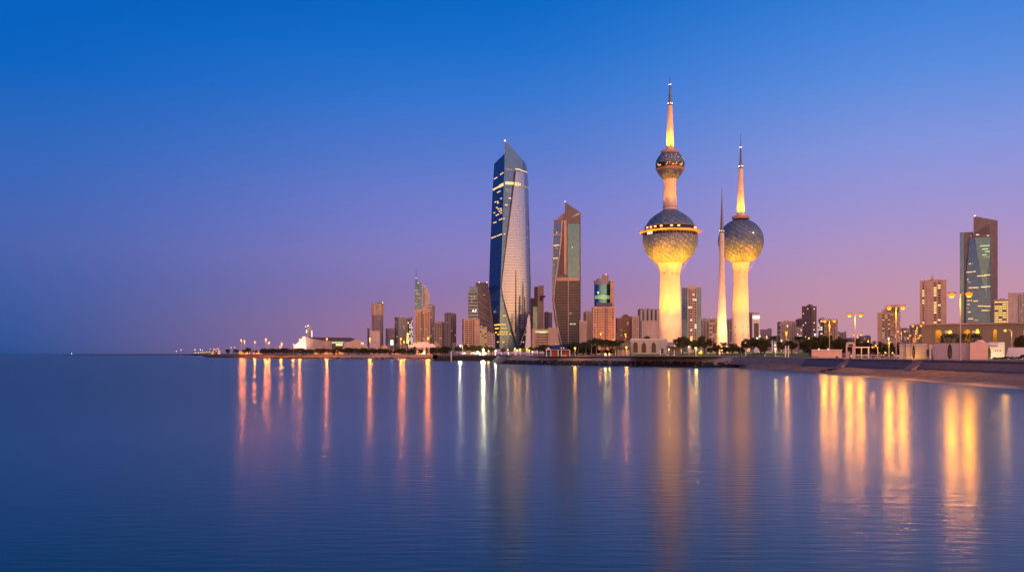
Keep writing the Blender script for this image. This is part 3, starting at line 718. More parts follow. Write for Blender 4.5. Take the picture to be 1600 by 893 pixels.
for x in (814,817.5): lit_arc(x, 534, 2.5, 2, emit('lit_floor_gold', (1,.62,.12), 1.1), .3)
S.ball('aviation_light', 789.2, 224.6, .9, RID+3, REDL)

# ---- neighbour with the wedge crown
K = Sky('skyscraper', 'brown banded skyscraper with a wedge shaped crown and dark glass side', 885, 1400)
kl = itp([(343,864.6),(400,863.3),(440,861.6),(470,862.6),(500,866),(545,875.5)])
kc = itp([(345,878.4),(370,877.2),(400,874),(430,869.6),(450,866.6),(470,865.4),(500,869.5),(545,879)])
K.pl('body', [(kl(545)+.4,545)]+[(kl(y)+.5,y) for y in (500,470,440,400,343.6)]+[(883,343.6),(906.8,349),(906.8,545)], 0, 40, BROWN)
K.pl('crown', [(882.6,349.2),(882.8,315.4),(907.2,332.4),(907.2,349.2)], -.6, 14, matte('crown_panel', (.17,.155,.175)))
K.pl('crown_notch', [(892,339.5),(905.2,332.6),(905.2,335.2)], -1.0, -.5, LITDIM)
K.pl('sail_fin', [(864.4,345),(866.5,342),(869.5,343.6),(872,339.6),(876,335.2),(881,332.2),(882.5,332),(882.5,345)], 4, 30, matte('fin_panel', (.24,.22,.25), rough=.4))
K.pl('left_glass', [(kl(y)+.7,y) for y in (346.5,400,440,462)]+[(kc(y)-1,y) for y in (462,450,430,400,370,347)], -.9, .1, GDARK)
cv = [345,370,400,430,450,470,500,525,545]
K.pl('curved_rib', [(kc(y)-.9,y) for y in cv]+[(kc(y)+.7,y) for y in cv[::-1]], -2.2, .2, PALE)
K.pl('edge_rib', [(kl(y)-.1,y) for y in cv]+[(kl(y)+.8,y) for y in cv[::-1]], -1.5, .3, PALE)
K.rect('lit_rib', 881.2,344.6,885.2,428.5, -1.4,.2, SAND_C)
K.rect('right_glass', 886.8,349.4,905.6,433.5, -.7,.1, GGREEN)
K.rect('corner_rib', 905.8,333,907.4,545, -1.3,.3, BROWN)
K.pl('side_grille', [(kc(350)+1.4,348),(kc(400)+1.4,400),(kc(430)+1.4,430),(880.6,430),(880.6,348)], -.3,.1, DARKB)
K.rect('sky_floor', kc(432)+1,433.6,905.6,438.6, -.9,.2, BEIGE)
K.rect('centre_seam', 887.4,438.7,888.6,545, -1.0,.2, PALE)
for k in range(25):
    y = 440.2+4.05*k; w = 2.0
    K.pl('window_band', [(kc(y)+1.4,y+w),(887.2,y+w),(887.2,y),(kc(y)+1.4,y)], -.35,.2, WINDK)
    K.pl('window_band', [(888.8,y+w),(905.4,y+w),(905.4,y),(888.8,y)], -.35,.2, WINDK)
for x, y, w, m in ((870,363.2,1.6,LITWIN),(867,383.4,4,LITWIN),(871,382.8,4,LITWIN),(873.5,383,3,LITDIM),(869,386.6,2,LITDIM),(871.5,388,2,LITDIM),(866,403.4,3,LITWIN),(870,403,3,LITWIN),(865.6,413,2,LITDIM),(894.3,386.6,1.3,LITWHT),(903,417.2,1.8,LITDIM),(892.5,505.8,4.4,LITGRN),(897.5,505.8,3.6,LITGRN),(891.5,489.4,4,LITDIM),(893,538,3,LITDIM)):
    a, b = K.p(x,y); lit(K.t, (a,-1.2,b), 0, w*K.k, 1.4*K.k, m)
K.rect('lit_ledge', 864.8,365.6,877,367.2, -1.3,0, BEIGE)
K.ball('aviation_light', 883, 314.2, .6, 4, REDL)

# ---- wedge framed tower at the far side of the bay
G = Sky('skyscraper', 'glass tower in a tall wedge shaped brown frame, standing apart over the beach', 1529, 1500)
G.rect('side_slab', 1503.2,361.4,1521.5,545, 2,34, BROWN)
G.rect('slab_edge', 1502.8,361.2,1508.5,545, 0,10, GGREY)
G.rect('core', 1512,366,1546,545, 4,34, BROWN)
G.pl('wedge_frame', [(1521.8,370.6),(1522.2,337.2),(1555.2,346.4),(1555.2,545),(1545.8,545),(1545.8,370.6)], -2,30, BROWN)
gl = itp([(371,1517),(420,1512.8),(460,1511.8),(545,1511.5)])
G.pl('blue_glass', [(gl(y),y) for y in (545,460,440,420,400,371)]+[(1545.7,371),(1545.7,545)], -.8,4.1, GBLUE)
G.pl('sail_glass', [(1524.2,371.2),(1526,390),(1529.5,410),(1534.5,440),(1540.6,465),(1540.8,430),(1545,400),(1545.6,371.2)], -1.6,-.7, GGREEN)
G.pl('crown_recess', [(1524,366),(1530,358),(1544,352),(1544,366)], -2.5,-1.9, matte('recess_panel', (.13,.12,.13)))
for x, y, w, m in [(1527.5,366.5,4,LITWHT),(1518.5,368,2,LITDIM),(1542,369,3,LITWIN),(1517,411.5,3,LITWIN),(1520.5,411.5,2,LITDIM),(1535,384.5,8,LITGRN),(1541,384.5,6,LITGRN),(1538,389.5,8,LITGRN),(1541,393.5,6,LITGRN),(1537,398.5,6,LITGRN),(1540,402,8,LITDIM),(1516,424.5,8,LITWIN),(1523,424,4,LITWIN),(1533,431,12,LITWIN),(1541,430,8,LITWIN),(1516,440,4,LITDIM),(1514,436,2,LITWIN),(1518,449,5,LITWIN),(1525,449,8,LITWIN),(1536,448.5,7,LITWHT),(1542,448,6,LITWIN),(1515,469,3,LITWIN),(1519,469,2,LITWIN),(1525,470,6,LITWIN),(1515,475,3,LITWIN),(1514,481,3,LITDIM),(1532,478,8,LITWIN),(1541,478.5,9,LITWIN),(1538,485,10,LITWIN),(1516,487,4,LITWIN),(1543,485,4,LITDIM),(1518,497.5,7,LITWIN),(1526,500,6,LITDIM)]:
    a, b = G.p(x,y); lit(G.t, (a,-2.0,b), 0, w*G.k, 1.3*G.k, m)
G.ball('aviation_light', 1523.6, 336.4, 1.1, 4, REDL)

# ---- pointed tower with a mast
P = Sky('office_tower', 'pointed blue glass tower with a slanted roof and mast behind the beige block', 659.5, 1450)
P.pl('blue_glass', [(647.8,545),(648.4,455),(649,437.4),(650.6,436),(659,443.5),(659.4,545)], 0,22, GBLUE)
P.pl('beige_wing', [(659.6,545),(659.6,443),(664,446.2),(668,451.5),(671.2,459.2),(671.2,545)], -.6,22, PALE)
P.rect('glass_stripe', 661.2,449.5,663.4,480, -1.2,-.4, GDARK)
P.mast('mast', 650.2,437,421,.6,.15,3, DGREY)
for x, y, w, m in ((651,453.4,5,LITDIM),(653.5,459.5,6,LITDIM),(655,465.4,6,LITDIM),(650.5,474.5,4,LITDIM),(650.3,434.2,1,LITWHT),(653.4,441.5,1.4,LITWHT),(651.5,457.5,3,LITDIM)):
    a, b = P.p(x,y); lit(P.t, (a,-.3,b), 0, w*P.k, 1.3*P.k, m)
# ---- leaning brown tower next to the tall curved one
L = Sky('office_tower', 'leaning brown office tower with slanting pale lines, touching the curved skyscraper', 752, 1340)
L.pl('dark_glass', [(728.4,545),(731.2,497),(733,447.8),(746.2,447.2),(747.4,545)], 0,30, GDARK)
L.pl('brown_face', [(747.5,545),(746.3,447),(763,446.6),(768,545)], -.8,30, BROWN)
L.pl('sloping_wing', [(768.1,545),(763.1,449),(765,449),(775.2,518),(776,545)], -.4,26, MAUVE)
L.rect('penthouse', 743.2,441,762.4,446.5, 3,20, BROWN)
for x0, y0, x1, y1 in ((746.6,458,762,472),(747,470,764,484),(747.2,484,766,497.5),(747.4,491,768,504),(748,502,768,508.5)):
    L.pl('pale_line', [(x0,y0),(x1,y1),(x1,y1+.7),(x0,y0+.7)], -1.3,-.6, PALE)
for k in range(11): L.pl('window_band', [(731+.1*k,460.5+5*k),(745.9,460.5+5*k),(745.9,458.4+5*k),(731+.1*k,458.4+5*k)], -.5,.1, DARKB)
for x, y, w in ((737,463.5,3),(741.5,463.5,3),(737,467.5,3),(741.5,466,2.6),(737,471,2)):
    a, b = L.p(x,y); lit(L.t, (a,-.6,b), 0, w*L.k, 1.5*L.k, LITDIM)
for pts in (((738,487.3),(739.4,483.4)),((739.4,483.4),(740.6,487.3)),((738.6,486),(740.2,486)),((742,487.3),(743,483)),((743.4,487.2),(744.4,483))):
    (x0,y0),(x1,y1) = pts; q = MB(); a, b = L.p(x0,y0); c, e = L.p(x1,y1); q.tube((a,-.7,b),(c,-.7,e),.28,.28,4); q.build('sign_letter', SIGNW, L.t)
a, b = L.p(756.5,460.5); lit(L.t, (a,-1.5,b), 0, 3.6*L.k, 1*L.k, LITDIM)
for x in (748.6,760.8): L.ball('aviation_light', x, 440.2, .55, 6, REDL)
# ---- slim tower with a rounded blue cap
T1 = Sky('office_tower', 'slim brown tower with a rounded top and a dark blue glass stripe', 589.5, 1420)
q = MB(); 
def oct_ring(x0, x1, y, d0, d1, c=.22):
    w = x1-x0; return [spt1(T1, x0+w*c, y, d0), spt1(T1, x1-w*c, y, d0), spt1(T1, x1, y, d0+(d1-d0)*c*1.2), spt1(T1, x1, y, d1), spt1(T1, x0, y, d1), spt1(T1, x0, y, d0+(d1-d0)*c*1.2)]
def spt1(S_, x, y, d): a, b = S_.p(x,y); return (a, d, b)
q.loft([oct_ring(580.6,599,545,1,20), oct_ring(580.6,599,492.6,1,20)]); q.build('lower_body', MAUVE, T1.t)
q = MB(); q.loft([oct_ring(579.8,599.6,492.4,0,21), oct_ring(580,599.6,474.5,0,21), oct_ring(582.6,598.6,472.8,2,19)]); q.build('upper_body', SAND_C, T1.t)
T1.rect('glass_stripe', 588.8,472.5,591.2,492.3, -.9,4, GDARK)
T1.pl('blue_cap', [(588.4,473.2),(588.4,471.8),(590,470.6),(598.2,471.3),(598.6,473.4)], 1,17, GBLUE)
a, b = T1.p(597.8,472.4); lit(T1.t, (a,.6,b), 0, 1.1*T1.k, 1.1*T1.k, SIGNW)
for k in range(13):
    for j in range(4):
        a, b = T1.p(584.9+3.1*j, 495.5+3.5*k); lit(T1.t, (a,.95,b), 0, 1.5, 1.5, WINDK, 'window')
# ---- tower with the cylinder of teal glass
U = Sky('office_tower', 'tower with a teal glass drum on top, rising behind a beige apartment block', 942.5, 1250)
q = MB(); cx, cy = U.p(941,500)[0], 14
def z_(y): return U.p(0,y)[1]
q.lathe([(12.6*U.k,z_(545)),(12.6*U.k,z_(443.6))], 28, cx, cy); q.build('glass_drum', GTEAL, U.t, smooth=False)
q = MB(); q.lathe([(13*U.k,z_(443.5)),(13*U.k,z_(437.2)),(9*U.k,z_(436.6)),(8.6*U.k,z_(434))], 28, cx, cy); q.build('drum_cap', GREYC, U.t)
U.rect('stair_core', 940.3,428.4,950.6,437, 6,22, MAUVE)
U.pl('beige_fin', [(953.6,545),(953.6,438.4),(957.6,437),(959.2,441),(960.2,545)], 2,22, SAND_C)
for y in (462,465): 
    for k in range(11):
        x = 930.6+2.1*k; dx = (x-941)/12.7; 
        if abs(dx) > .97: continue
        a, b = U.p(x,y); al = math.asin(dx); lit(U.t, (a, cy-12.75*U.k*math.cos(al), b), al, 1.7*U.k, 1.2*U.k, emit('lit_drum_floor', (.9,1,.35), 1.0))
for pts in (((933.6,455),(934.6,457.4)),((935.8,455),(934.6,457.4)),((934.6,457.4),(934.6,459))):
    (x0,y0),(x1,y1) = pts; d = cy-12.6*U.k*math.cos(math.asin((934.6-941)/12.6))-.4
    q = MB(); a, b = U.p(x0,y0); c, e = U.p(x1,y1); q.tube((a,d,b),(c,d,e),.3,.3,4); q.build('sign_letter', SIGNW, U.t)
U.rect('lower_cap', 932,473,956,480, -6,4, matte('blue_grey_roof', (.12,.13,.18)))
U.ball('aviation_light', 947, 427.5, .4, 10, REDL)
# ---- hammerhead tower and parking podium by the skyscrapers
H = Sky('office_tower', 'dark and beige tower with a dark box hung near its top', 840, 1450)
H.rect('dark_wing', 828.4,465,836,545, 6,30, DARKB)
H.rect('blue_wing', 832.5,479,839.6,545, 1,20, GGREY)
H.rect('dark_core', 834.6,447.6,842,545, 2,28, MATS['dark_brown_cladding'])
H.rect('beige_core', 840,446,849.6,545, 0,24, BEIGE)
H.rect('hung_box', 843.4,461.6,848.2,469.4, -2.5,-.1, DGREY)
H.rect('bracket', 848.3,461.8,852.2,464, -1,6, DGREY)
for k in range(14): H.rect('window_band', 828.8,468+4.5*k,832.2,470.2+4.5*k, 5.6,6.1, WINDK)
Q = Sky('car_park', 'long beige car park with pale green lit decks between the two glass skyscrapers', 848, 1280)
Q.rect('deck_block', 831,513.5,872,545, 0,26, SAND_C)
Q.pl('white_pylon', [(820.6,545),(824,498),(826.6,490.5),(828.8,505),(829.6,545)], -6,4, WHITE)
Q.rect('stair_wing', 856.5,511.5,872.5,545, -3,10, BEIGE)
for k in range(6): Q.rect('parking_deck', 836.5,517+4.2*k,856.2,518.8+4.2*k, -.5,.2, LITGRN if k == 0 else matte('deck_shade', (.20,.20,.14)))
q = MB(); Q.rect('lit_ledge', 843,518.9,853,519.8, -1.0,-.3, LITGRN)
# ---- national hall with the white sail wall
M = Sky('assembly_hall', 'long low hall with dark roof and a white floodlit sail wall', 508, 1150)
M.pl('sail_wall', [(459.6,545),(460.4,540),(465,536.2),(470.5,532.4),(473.8,525.4),(478.2,525.2),(480,545)], -4,10, WHITE)
l = bpy.data.lights.new('floodlight','SPOT'); l.energy = 30000; l.spot_size = R_(60); l.spot_blend = .8; l.color = (1,.88,.66); l.shadow_soft_size = .5
lo = bpy.data.objects.new('floodlight', l); COL.objects.link(lo); lo.parent = M.t; a, b = M.p(468,549); lo.location = (a,-26,b); c, e = M.p(472,534); lo.rotation_euler = Vector((a-c,-22,b-e)).to_track_quat('Z','Y').to_euler()
M.pl('beige_wall', [(480.1,545),(478.3,525.4),(490,529.4),(490.2,545)], -3,14, BEIGE2)
M.pl('grey_wall', [(490.3,545),(490.1,529.5),(498.2,531.4),(501.4,545)], -2,14, GREYC)
M.pl('hall_wall', [(501.5,545),(498.3,531.5),(516,532.2),(518,545)], -1,20, MAUVE)
M.pl('roof', [(478.4,525.6),(486,526.4),(548,527),(554.5,529.6),(555,532.5),(536,532.4),(518,532),(500,530.2)], 2,40, matte('hall_roof', (.08,.06,.08)))
M.pl('glazed_front', [(518.1,545),(518.1,532.6),(536.4,532.6),(536.4,545)], 1,20, WINDK)
for k in range(8): M.rect('lit_window', 518.6+2.2*k,533.2,520.2+2.2*k,536.2, .3,1.1, LITGRN)
for k in range(4): M.rect('lit_window', 524.6+2.6*k,537,526.8+2.6*k,539.6, .3,1.1, LITWHT)
M.pl('curved_wing', [(535,545),(536.6,538.4),(543,534.4),(553,530.4),(560,530.6),(566,534.4),(572,539),(575,545)], -3,12, SAND2)
for x in (563.6,566): M.rect('lit_window', x,534.6,x+1.3,537.4, -3.6,-3.0, LITWHT)
M.rect('tower_slab', 480,511,482.8,525.6, 4,10, MAUVE); M.rect('tower_core', 482.9,510.2,487.2,526.4, 6,14, MAUVE)
M.rect('lit_strip', 479,515.5,480.2,519.5, 3,5, SIGNW); M.rect('lit_strip', 487.3,516,488,526, 8,10, SIGNW)
M.mast('antenna', 481.8,511,506.8,.3,.1,6, DGREY); M.ball('aviation_light', 482, 508.6, .8, 6, SIGNW); M.ball('aviation_light', 478.2, 509.8, .4, 6, REDL)
# ------------------------------------------------------------------ ordinary blocks: body, roof slab, penthouse, windows one by one
def block(label, x0, x1, yt, D, mat, name='apartment_block', side=0.0, dep=18, cols=4, pitch=3.3, yb=541, ww=.55, wh=.5, band=False, lit_p=.05,
          ph=(), sides=2, mast=None, rib=(), wmat=None, u0=.04, u1=.96, litmat=None, ground=GZ, sidemat=None, group=None, ytw=None, balc=()):
    mat = random.Random(int(x0*3)).choice({'beige_render':[BEIGE,BEIGE2,CREAM],'sandstone':[SAND_C,SAND2,SAND_C],'pale_render':[PALE,BEIGE2]}.get(mat.name, [mat]))
    k = D/F; Wt = (x1-x0)*k; s = abs(side)
    e = math.asin(min(.8, s*Wt/dep)) if s else 0.0
    w = (1-s)*Wt/math.cos(e)
    px = (x0+x1)/2; X = wx(px, D); lit_p = lit_p*1.5+.015 if lit_p else 0
    dc = dep/2*math.cos(e)+w/2*math.sin(e)
    t = thing(name, label, 'building', (wx(px,D+dc)*1.0, D+dc, ground), -math.atan2(X, D)+(e if side < 0 else -e), group)
    sc_ = (D+dc)/D                      # the body stands a little behind D; keep its width in the picture
    w *= sc_; k2 = k*sc_; H = wz(yt, D+dc)-ground
    q = MB(); q.box(0,0,0,w,dep,H); q.build('wall', mat, t)
    q = MB(); q.box(0,0,H+.003,w+.5,dep+.5,.7); q.build('roof_slab', mat, t)
    for (a, b, y) in ph:
        q = MB(); q.box((a+b-1)/2*w, 0, H+.71, (b-a)*w, dep*.55, max(wz(y, D+dc)-ground-H-.7,.4)); q.build('penthouse', mat, t)
    rr = random.Random(int(px*7)); um = None            # roof plant
    for i in range(rr.randint(2,4)):
        cx, ht = (rr.uniform(.08,.92)-.5)*w, rr.uniform(1.2,2.6)
        if any((a-.5)*w-2 < cx < (b-.5)*w+2 for a, b, _ in ph): continue
        q = MB()
        if rr.random() < .5: q.lathe([(1.1,H+.71),(1.1,H+.7+ht),(.3,H+1.0+ht)], 10, cx, -dep*.2); q.build('water_tank', WHITE if rr.random() < .4 else GREYC, t)
        else: q.box(cx, -dep*.15, H+.71, rr.uniform(2,4), 2.2, ht*.7); q.build('roof_unit', GREYC, t)
    if mast:
        u, y, r = mast; q = MB(); q.tube(((u-.5)*w,0,H),((u-.5)*w,0,wz(y,D+dc)-ground), r, r*.3, 6); q.build('antenna', DGREY, t)
    yt2 = ytw or yt
    rows = max(1, int((yb-yt2-1.5)/pitch)); meshes = {}
    wm = wmat or WINDK; lm_ = litmat or LITDIM
    def put(x, y, z, W_, H_, rot, m):
        key = (round(W_,2), round(H_,2), m.name); nm = 'window_band' if band else 'window'
        if key not in meshes:
            g = MB(); g.box(0,0,-H_/2,W_,.34,H_); o = g.build(nm, m, t); meshes[key] = o.data
        else: o = link(nm, meshes[key], t)
        o.location = (x,y,z); o.rotation_euler = (0,0,rot)
    ppx = k2
    n = 0
    for r_ in range(rows):
        z = wz(yt2+1.8+pitch*(r_+.5), D+dc)-ground
        if band:
            put(((u0+u1)/2-.5)*w, -dep/2-.03, z, (u1-u0)*w*.98, wh*pitch*k2, 0, lm_ if rng.random() < lit_p else wm)
        else:
            for c in range(cols):
                if n >= 99: break
                u = u0+(u1-u0)*(c+.5)/cols
                if any(a < u < b for a, b, _ in rib): continue
                n += 1
                put((u-.5)*w, -dep/2-.03, z, ww*(u1-u0)*w/cols, wh*pitch*k2, 0, lm_ if rng.random() < lit_p else wm)
        if balc and r_ % 1 == 0:
            for (a, b) in balc:
                g = MB(); g.box(((a+b)/2-.5)*w, -dep/2-.75, z-wh*pitch*k2*.5-.25, (b-a)*w, 1.4, .95); g.build('balcony', mat, t)
        if side and s*Wt/k > 2.0:
            sx = -1 if side < 0 else 1
            for c in range(sides):
                if n >= 99 and not band: break
                n += 1
                put(sx*(w/2+.03), dep*((c+.5)/sides-.5), z, dep*.5/sides, wh*pitch*k2, PI/2, lm_ if rng.random() < lit_p else wm)
    for a, b, m in rib:
        g = MB(); g.box(((a+b)/2-.5)*w, -dep/2-.15, 0, (b-a)*w, .9, H-.6); g.build('facade_strip', m, t)
    return t
LGRN = LITDIM
block('dark narrow slab at the shoulder of the slim rounded tower', 574,577.2,513, 1300, DARKB, cols=1, pitch=4, lit_p=0)
block('blank pale block standing against the foot of the slim rounded tower', 579.5,593.6,517.5, 1280, PALE, cols=1, pitch=30, wh=.02, ww=.1, lit_p=0, ph=((.1,.25,516.3),(.7,.85,516.5)))
block('plain mauve block between the slim rounded tower and the blue and beige pair', 602.5,616,513.5, 1380, MAUVE, side=-.25, cols=5, pitch=3.4, lit_p=.01, ww=.35, ph=((.2,.5,512.4),))
block('blue glazed and beige ribbed tower with a chamfered blue top', 616.4,636.6,496.5, 1380, BEIGE, side=-.3, cols=4, sides=3, pitch=3.2, rib=((0.0,.16,GBLUE),(.32,.46,GDARK)), ph=((-.1,.25,495),(.6,.7,495.5)))
block('narrow pale tower with brightly lit stair windows beside the blue and beige pair', 636.4,644.6,497.5, 1400, GREYC, side=.3, cols=2, pitch=3.4, lit_p=.45, litmat=LITWHT, wh=.6)
block('broad beige block with many square windows below the pointed tower', 648,671.6,485.5, 1250, SAND_C, cols=6, pitch=3.6, yb=536, ww=.5, lit_p=.04, rib=((.46,.53,BROWN),), ph=((.2,.75,483),), balc=((.10,.28),(.70,.88)))
block('beige stair wing rising behind the broad square windowed block', 668.5,679.4,477.5, 1300, SAND_C, side=.35, cols=2, pitch=3.6, lit_p=.03)
block('lower beige block with long strip windows next to the broad square windowed one', 678.5,695.6,504, 1260, BEIGE, side=.28, cols=3, pitch=3.4, ww=.82, wh=.42, sides=1, lit_p=.02, ph=((.3,.8,502.4),(.55,.7,501.8)))
block('dark brown tower with one pale column of small windows', 694.4,713,490, 1240, BROWN, side=.48, dep=16, cols=1, sides=3, pitch=3.3, ww=.1, lit_p=.03, ph=((.1,.45,488.2),(.6,.8,488.8)))
block('bright beige block with rows of dark strip windows and a deep vertical notch', 722,749.2,499, 1220, SAND_C, side=-.10, cols=2, pitch=3.3, ww=.86, wh=.42, u0=.06, u1=.56, lit_p=.03, rib=((.60,.66,DARKB),), ph=((.58,.8,496.8),))
block('narrow block with yellow lit stair landings behind the notched beige block', 748.5,761,511.5, 1270, BEIGE, cols=3, pitch=3.2, ww=.6, wh=.5, lit_p=.55, litmat=emit('lit_window_amber', (1,.6,.14), .7))
block('small pale annex at the foot of the leaning brown tower', 760.5,773.2,521.5, 1200, PALE, cols=3, pitch=4, ww=.3, lit_p=.1)
block('dark grey office block half hidden behind the banded brown skyscraper', 850.3,863,488.5, 1600, DARKB, side=.45, cols=3, pitch=3.4, lit_p=0)
block('small beige block at the foot of the banded brown skyscraper', 905.4,916.2,502.5, 1250, BEIGE, cols=5, pitch=3.0, ww=.3, wh=.35, lit_p=.01)
block('tall narrow beige block with pinhole windows next to the teal drum tower', 911.5,926.5,488, 1300, SAND_C, side=-.28, cols=4, pitch=3.0, ww=.28, wh=.34, lit_p=.02)
block('large beige apartment block with square windows in front of the teal drum tower', 924.6,961,480.5, 1120, SAND_C, side=-.05, cols=8, pitch=3.9, ww=.52, wh=.5, lit_p=.03, yb=532, rib=((.53,.62,BROWN),), ph=((.05,.2,478.6),(.8,.95,479)), balc=((.30,.50),(.68,.86)))
block('red brown grid fronted block with a stepped dome like roof', 962.2,987,497.5, 1240, matte('red_brown_render', (.30,.17,.13), floors=3.3), side=-.1, cols=6, pitch=2.9, ww=.62, wh=.5, lit_p=.04, ph=((.35,.95,494.4),(.45,.82,492),(.55,.72,491)))
block('pale beige block with slotted windows beside the stepped roof block', 985.8,998.4,494.5, 1230, BEIGE, side=-.15, cols=3, pitch=3.2, ww=.5, wh=.4, lit_p=.05, u0=.15, u1=.9, ph=((.4,.7,493),))
block('blue grey tower with tall pale ribs and small lamps along its roof', 996.6,1030.5,484, 1300, GREYC, side=-.1, cols=1, pitch=60, lit_p=0, rib=tuple((.04+.105*i,.09+.105*i,(GDARK if i%2 else PALE)) for i in range(9)), ph=((0.02,.25,482),(.55,.8,482.4)))
t = block('sand coloured block with a pointed niche and flat roof before the ribbed tower', 999.6,1029,502.5, 900, SAND_C, side=-.12, cols=4, pitch=60, lit_p=0, ww=.12, wh=.04, ph=((.2,.9,500.8),))
block('tall white and blue apartment tower between the two floodlit sphere towers', 1065.8,1095.4,449.5, 1150, PALE, side=0, cols=4, pitch=3.9, u0=.32, u1=.76, ww=.72, wh=.55, lit_p=.05, litmat=LITWHT, rib=((0,.29,GBLUE),(.79,1.0,GGREY)), ph=((.25,.75,447),(.4,.6,445.4)), balc=((.50,.62),))
block('beige block stepped against the blue and white tower, close to the needle tower', 1095,1108.5,499.5, 1250, BEIGE, side=-.2, cols=2, pitch=3.4, ww=.3, lit_p=.02, ph=((.5,.95,497),))
block('sand block with wide windows glowing orange, just behind the needle tower', 1108,1122.4,498.5, 1220, SAND_C, cols=3, pitch=3.4, ww=.7, lit_p=.14, ph=((.7,1.0,497.2),))
block('sliver of a mauve tower showing between the needle and the single sphere tower', 1135.6,1144,499.5, 1400, MAUVE, cols=2, pitch=3.2, ww=.45, lit_p=.05)
block('brown block edge showing beside the single sphere tower shaft', 1170,1178.6,489.5, 1300, BROWN, cols=2, pitch=3.4, lit_p=0, ph=((0,.6,488.4),))
t = block('white framed block with a bright lit sign panel across its top', 1175.6,1187.4,491.5, 1210, WHITE, cols=1, pitch=3.2, ytw=500, u0=.2, u1=.85, ww=.9, wh=.9, lit_p=.06)
kk = 1210/F; q = MB(); q.box(0,-9.3,wz(497.6,1215)-GZ, 10.0*kk,.5, 4.0*kk); q.build('sign_panel', emit('sign_panel_lit', (1,.82,.55), 2.2), t)
block('low mauve block with a dark tank far behind the palms', 1187.2,1205.4,515, 1500, MAUVE, cols=5, pitch=3.2, ww=.4, lit_p=.04, ph=((.65,.98,512.4),))
block('beige block with ragged penthouses behind the palms and orange lamp', 1215,1243.6,503.4, 1250, SAND_C, side=-.18, cols=7, pitch=3.1, ww=.4, wh=.45, lit_p=.08, ph=((.1,.2,502.2),(.38,.62,501),(.75,.9,501.6)), balc=((.15,.3),(.58,.72)))
block('dark grey block leaning on the tall dark brown tower', 1243.2,1254,499.5, 1280, DARKB, side=-.3, cols=3, pitch=3.4, lit_p=.04)
block('pale low block with lit windows at the foot of the dark brown tower', 1245,1253.4,512.5, 1200, PALE, cols=3, pitch=3, lit_p=.3, litmat=LITWHT)
block('tall dark brown tower with a central seam and few lit windows', 1253.4,1275.4,479, 1220, DARKB, side=.34, dep=16, cols=4, sides=3, pitch=3.6, ww=.28, wh=.4, lit_p=.05, litmat=LITWHT, rib=((.96,1.0,DGREY),), ph=((.4,.75,476.6),(.55,.62,475)), yb=528)
block('narrow beige tower with a dark window column behind the first twin lamp', 1279,1289,498.5, 1280, BEIGE, side=-.25, cols=2, pitch=3.2, ww=.7, lit_p=.1, litmat=LITWHT)
block('orange glowing block right behind the first twin lamp', 1288.6,1308.4,499.5, 1260, SAND_C, side=.12, cols=6, pitch=3.1, ww=.5, lit_p=.08, ph=((.2,.5,498),), balc=((.3,.48),(.66,.82)))
block('low stepped block beyond the trees at the foot of the glowing block', 1308,1322,519.5, 1500, MAUVE, cols=4, pitch=3, lit_p=.05, ph=((0,.3,517.5),))
block('far low building with a small roof house beyond the promenade trees', 1342,1360,525.4, 1500, BROWN, cols=5, pitch=3, lit_p=.1, ph=((.5,.9,523.4),))
block('pale far terrace of flats beyond the trees, low and long', 1322,1342,528, 1700, MAUVE, cols=6, pitch=3, lit_p=.05)
block('beige tower with a stacked brown penthouse behind the tall twin lamp', 1372.4,1405.4,489.4, 1000, SAND_C, side=.08, cols=5, pitch=3.4, u0=.22, u1=.88, ww=.72, wh=.5, lit_p=.12, ph=((.18,.98,484),(.32,.98,480),(.62,.98,476.6)), yb=530, balc=((.62,.85),))
block('low grey block between the stacked penthouse tower and the sandy slab tower', 1404.6,1420,514, 1300, MAUVE, cols=4, pitch=3.2, lit_p=.08, ph=((.2,.8,511.8),))
block('rounded brown block under orange lamps beside the green arched building', 1422,1440,509.5, 900, BROWN, cols=3, pitch=4, ww=.3, lit_p=.1, litmat=LITGLD, ph=((.2,.95,506.6),))
block('sand coloured tower with two dark window columns and an antenna', 1439.2,1476.6,439.4, 1150, SAND_C, side=.0, dep=22, cols=6, pitch=3.8, ww=.62, wh=.55, lit_p=.22, litmat=LITWIN, rib=((0,.10,BEIGE),(.26,.46,BEIGE),(.80,.90,BEIGE)), mast=(.46,426,.35), ph=((.3,.75,437),(.42,.52,433)), yb=512)
t = block('car park with bright yellow decks beside the wedge framed tower', 1554.6,1578,468.5, 1350, BEIGE, cols=4, pitch=3.4, ww=.9, wh=.42, lit_p=.6, litmat=emit('lit_deck', (1,.72,.16), 1.25), yb=512)
block('pale block with a blank gable cut by the picture edge', 1577.4,1606,458.5, 1250, PALE, cols=5, pitch=3.6, u0=.45, u1=.98, ww=.5, lit_p=.05, ph=((.0,.3,457),), yb=512, rib=((.52,.58,GGREY),))
# ------------------------------------------------------------------ low buildings along the shore
def arch(x, w, ys, yt, yb, n=6, pointed=False):
    """outline of an arched opening, photo pixels: spring line ys, crown yt"""
    pts = [(x-w/2,yb)]
    for k in range(n+1):
        u = k/n
        if pointed: pts.append((x-w/2+w*u, ys-(ys-yt)*(1-abs(2*u-1)**1.6)))
        else: a = PI-PI*u; pts.append((x+w/2*math.cos(a), ys-(ys-yt)*math.sin(a)))
    return pts+[(x+w/2,yb)]
HALLW = matte('hall_render', (.50,.44,.41), var=.12, scale=.3)
h = Sky('hall', 'low white hall with three tall dark arched windows below the two sphere tower', 1016, 500, z0=lawn_z(0,500)-.1)
h.rect('wall', 985.5,529.6,1042,560, 0,16, HALLW)
h.rect('parapet', 985.2,528.9,1042.3,530.3, -.25,16.2, WHITE)
h.rect('side_wing', 1042.1,534,1051,560, 4,18, LILAC)
h.rect('wing_roof', 1042,540,1064,541.4, -1,14, GREYC)
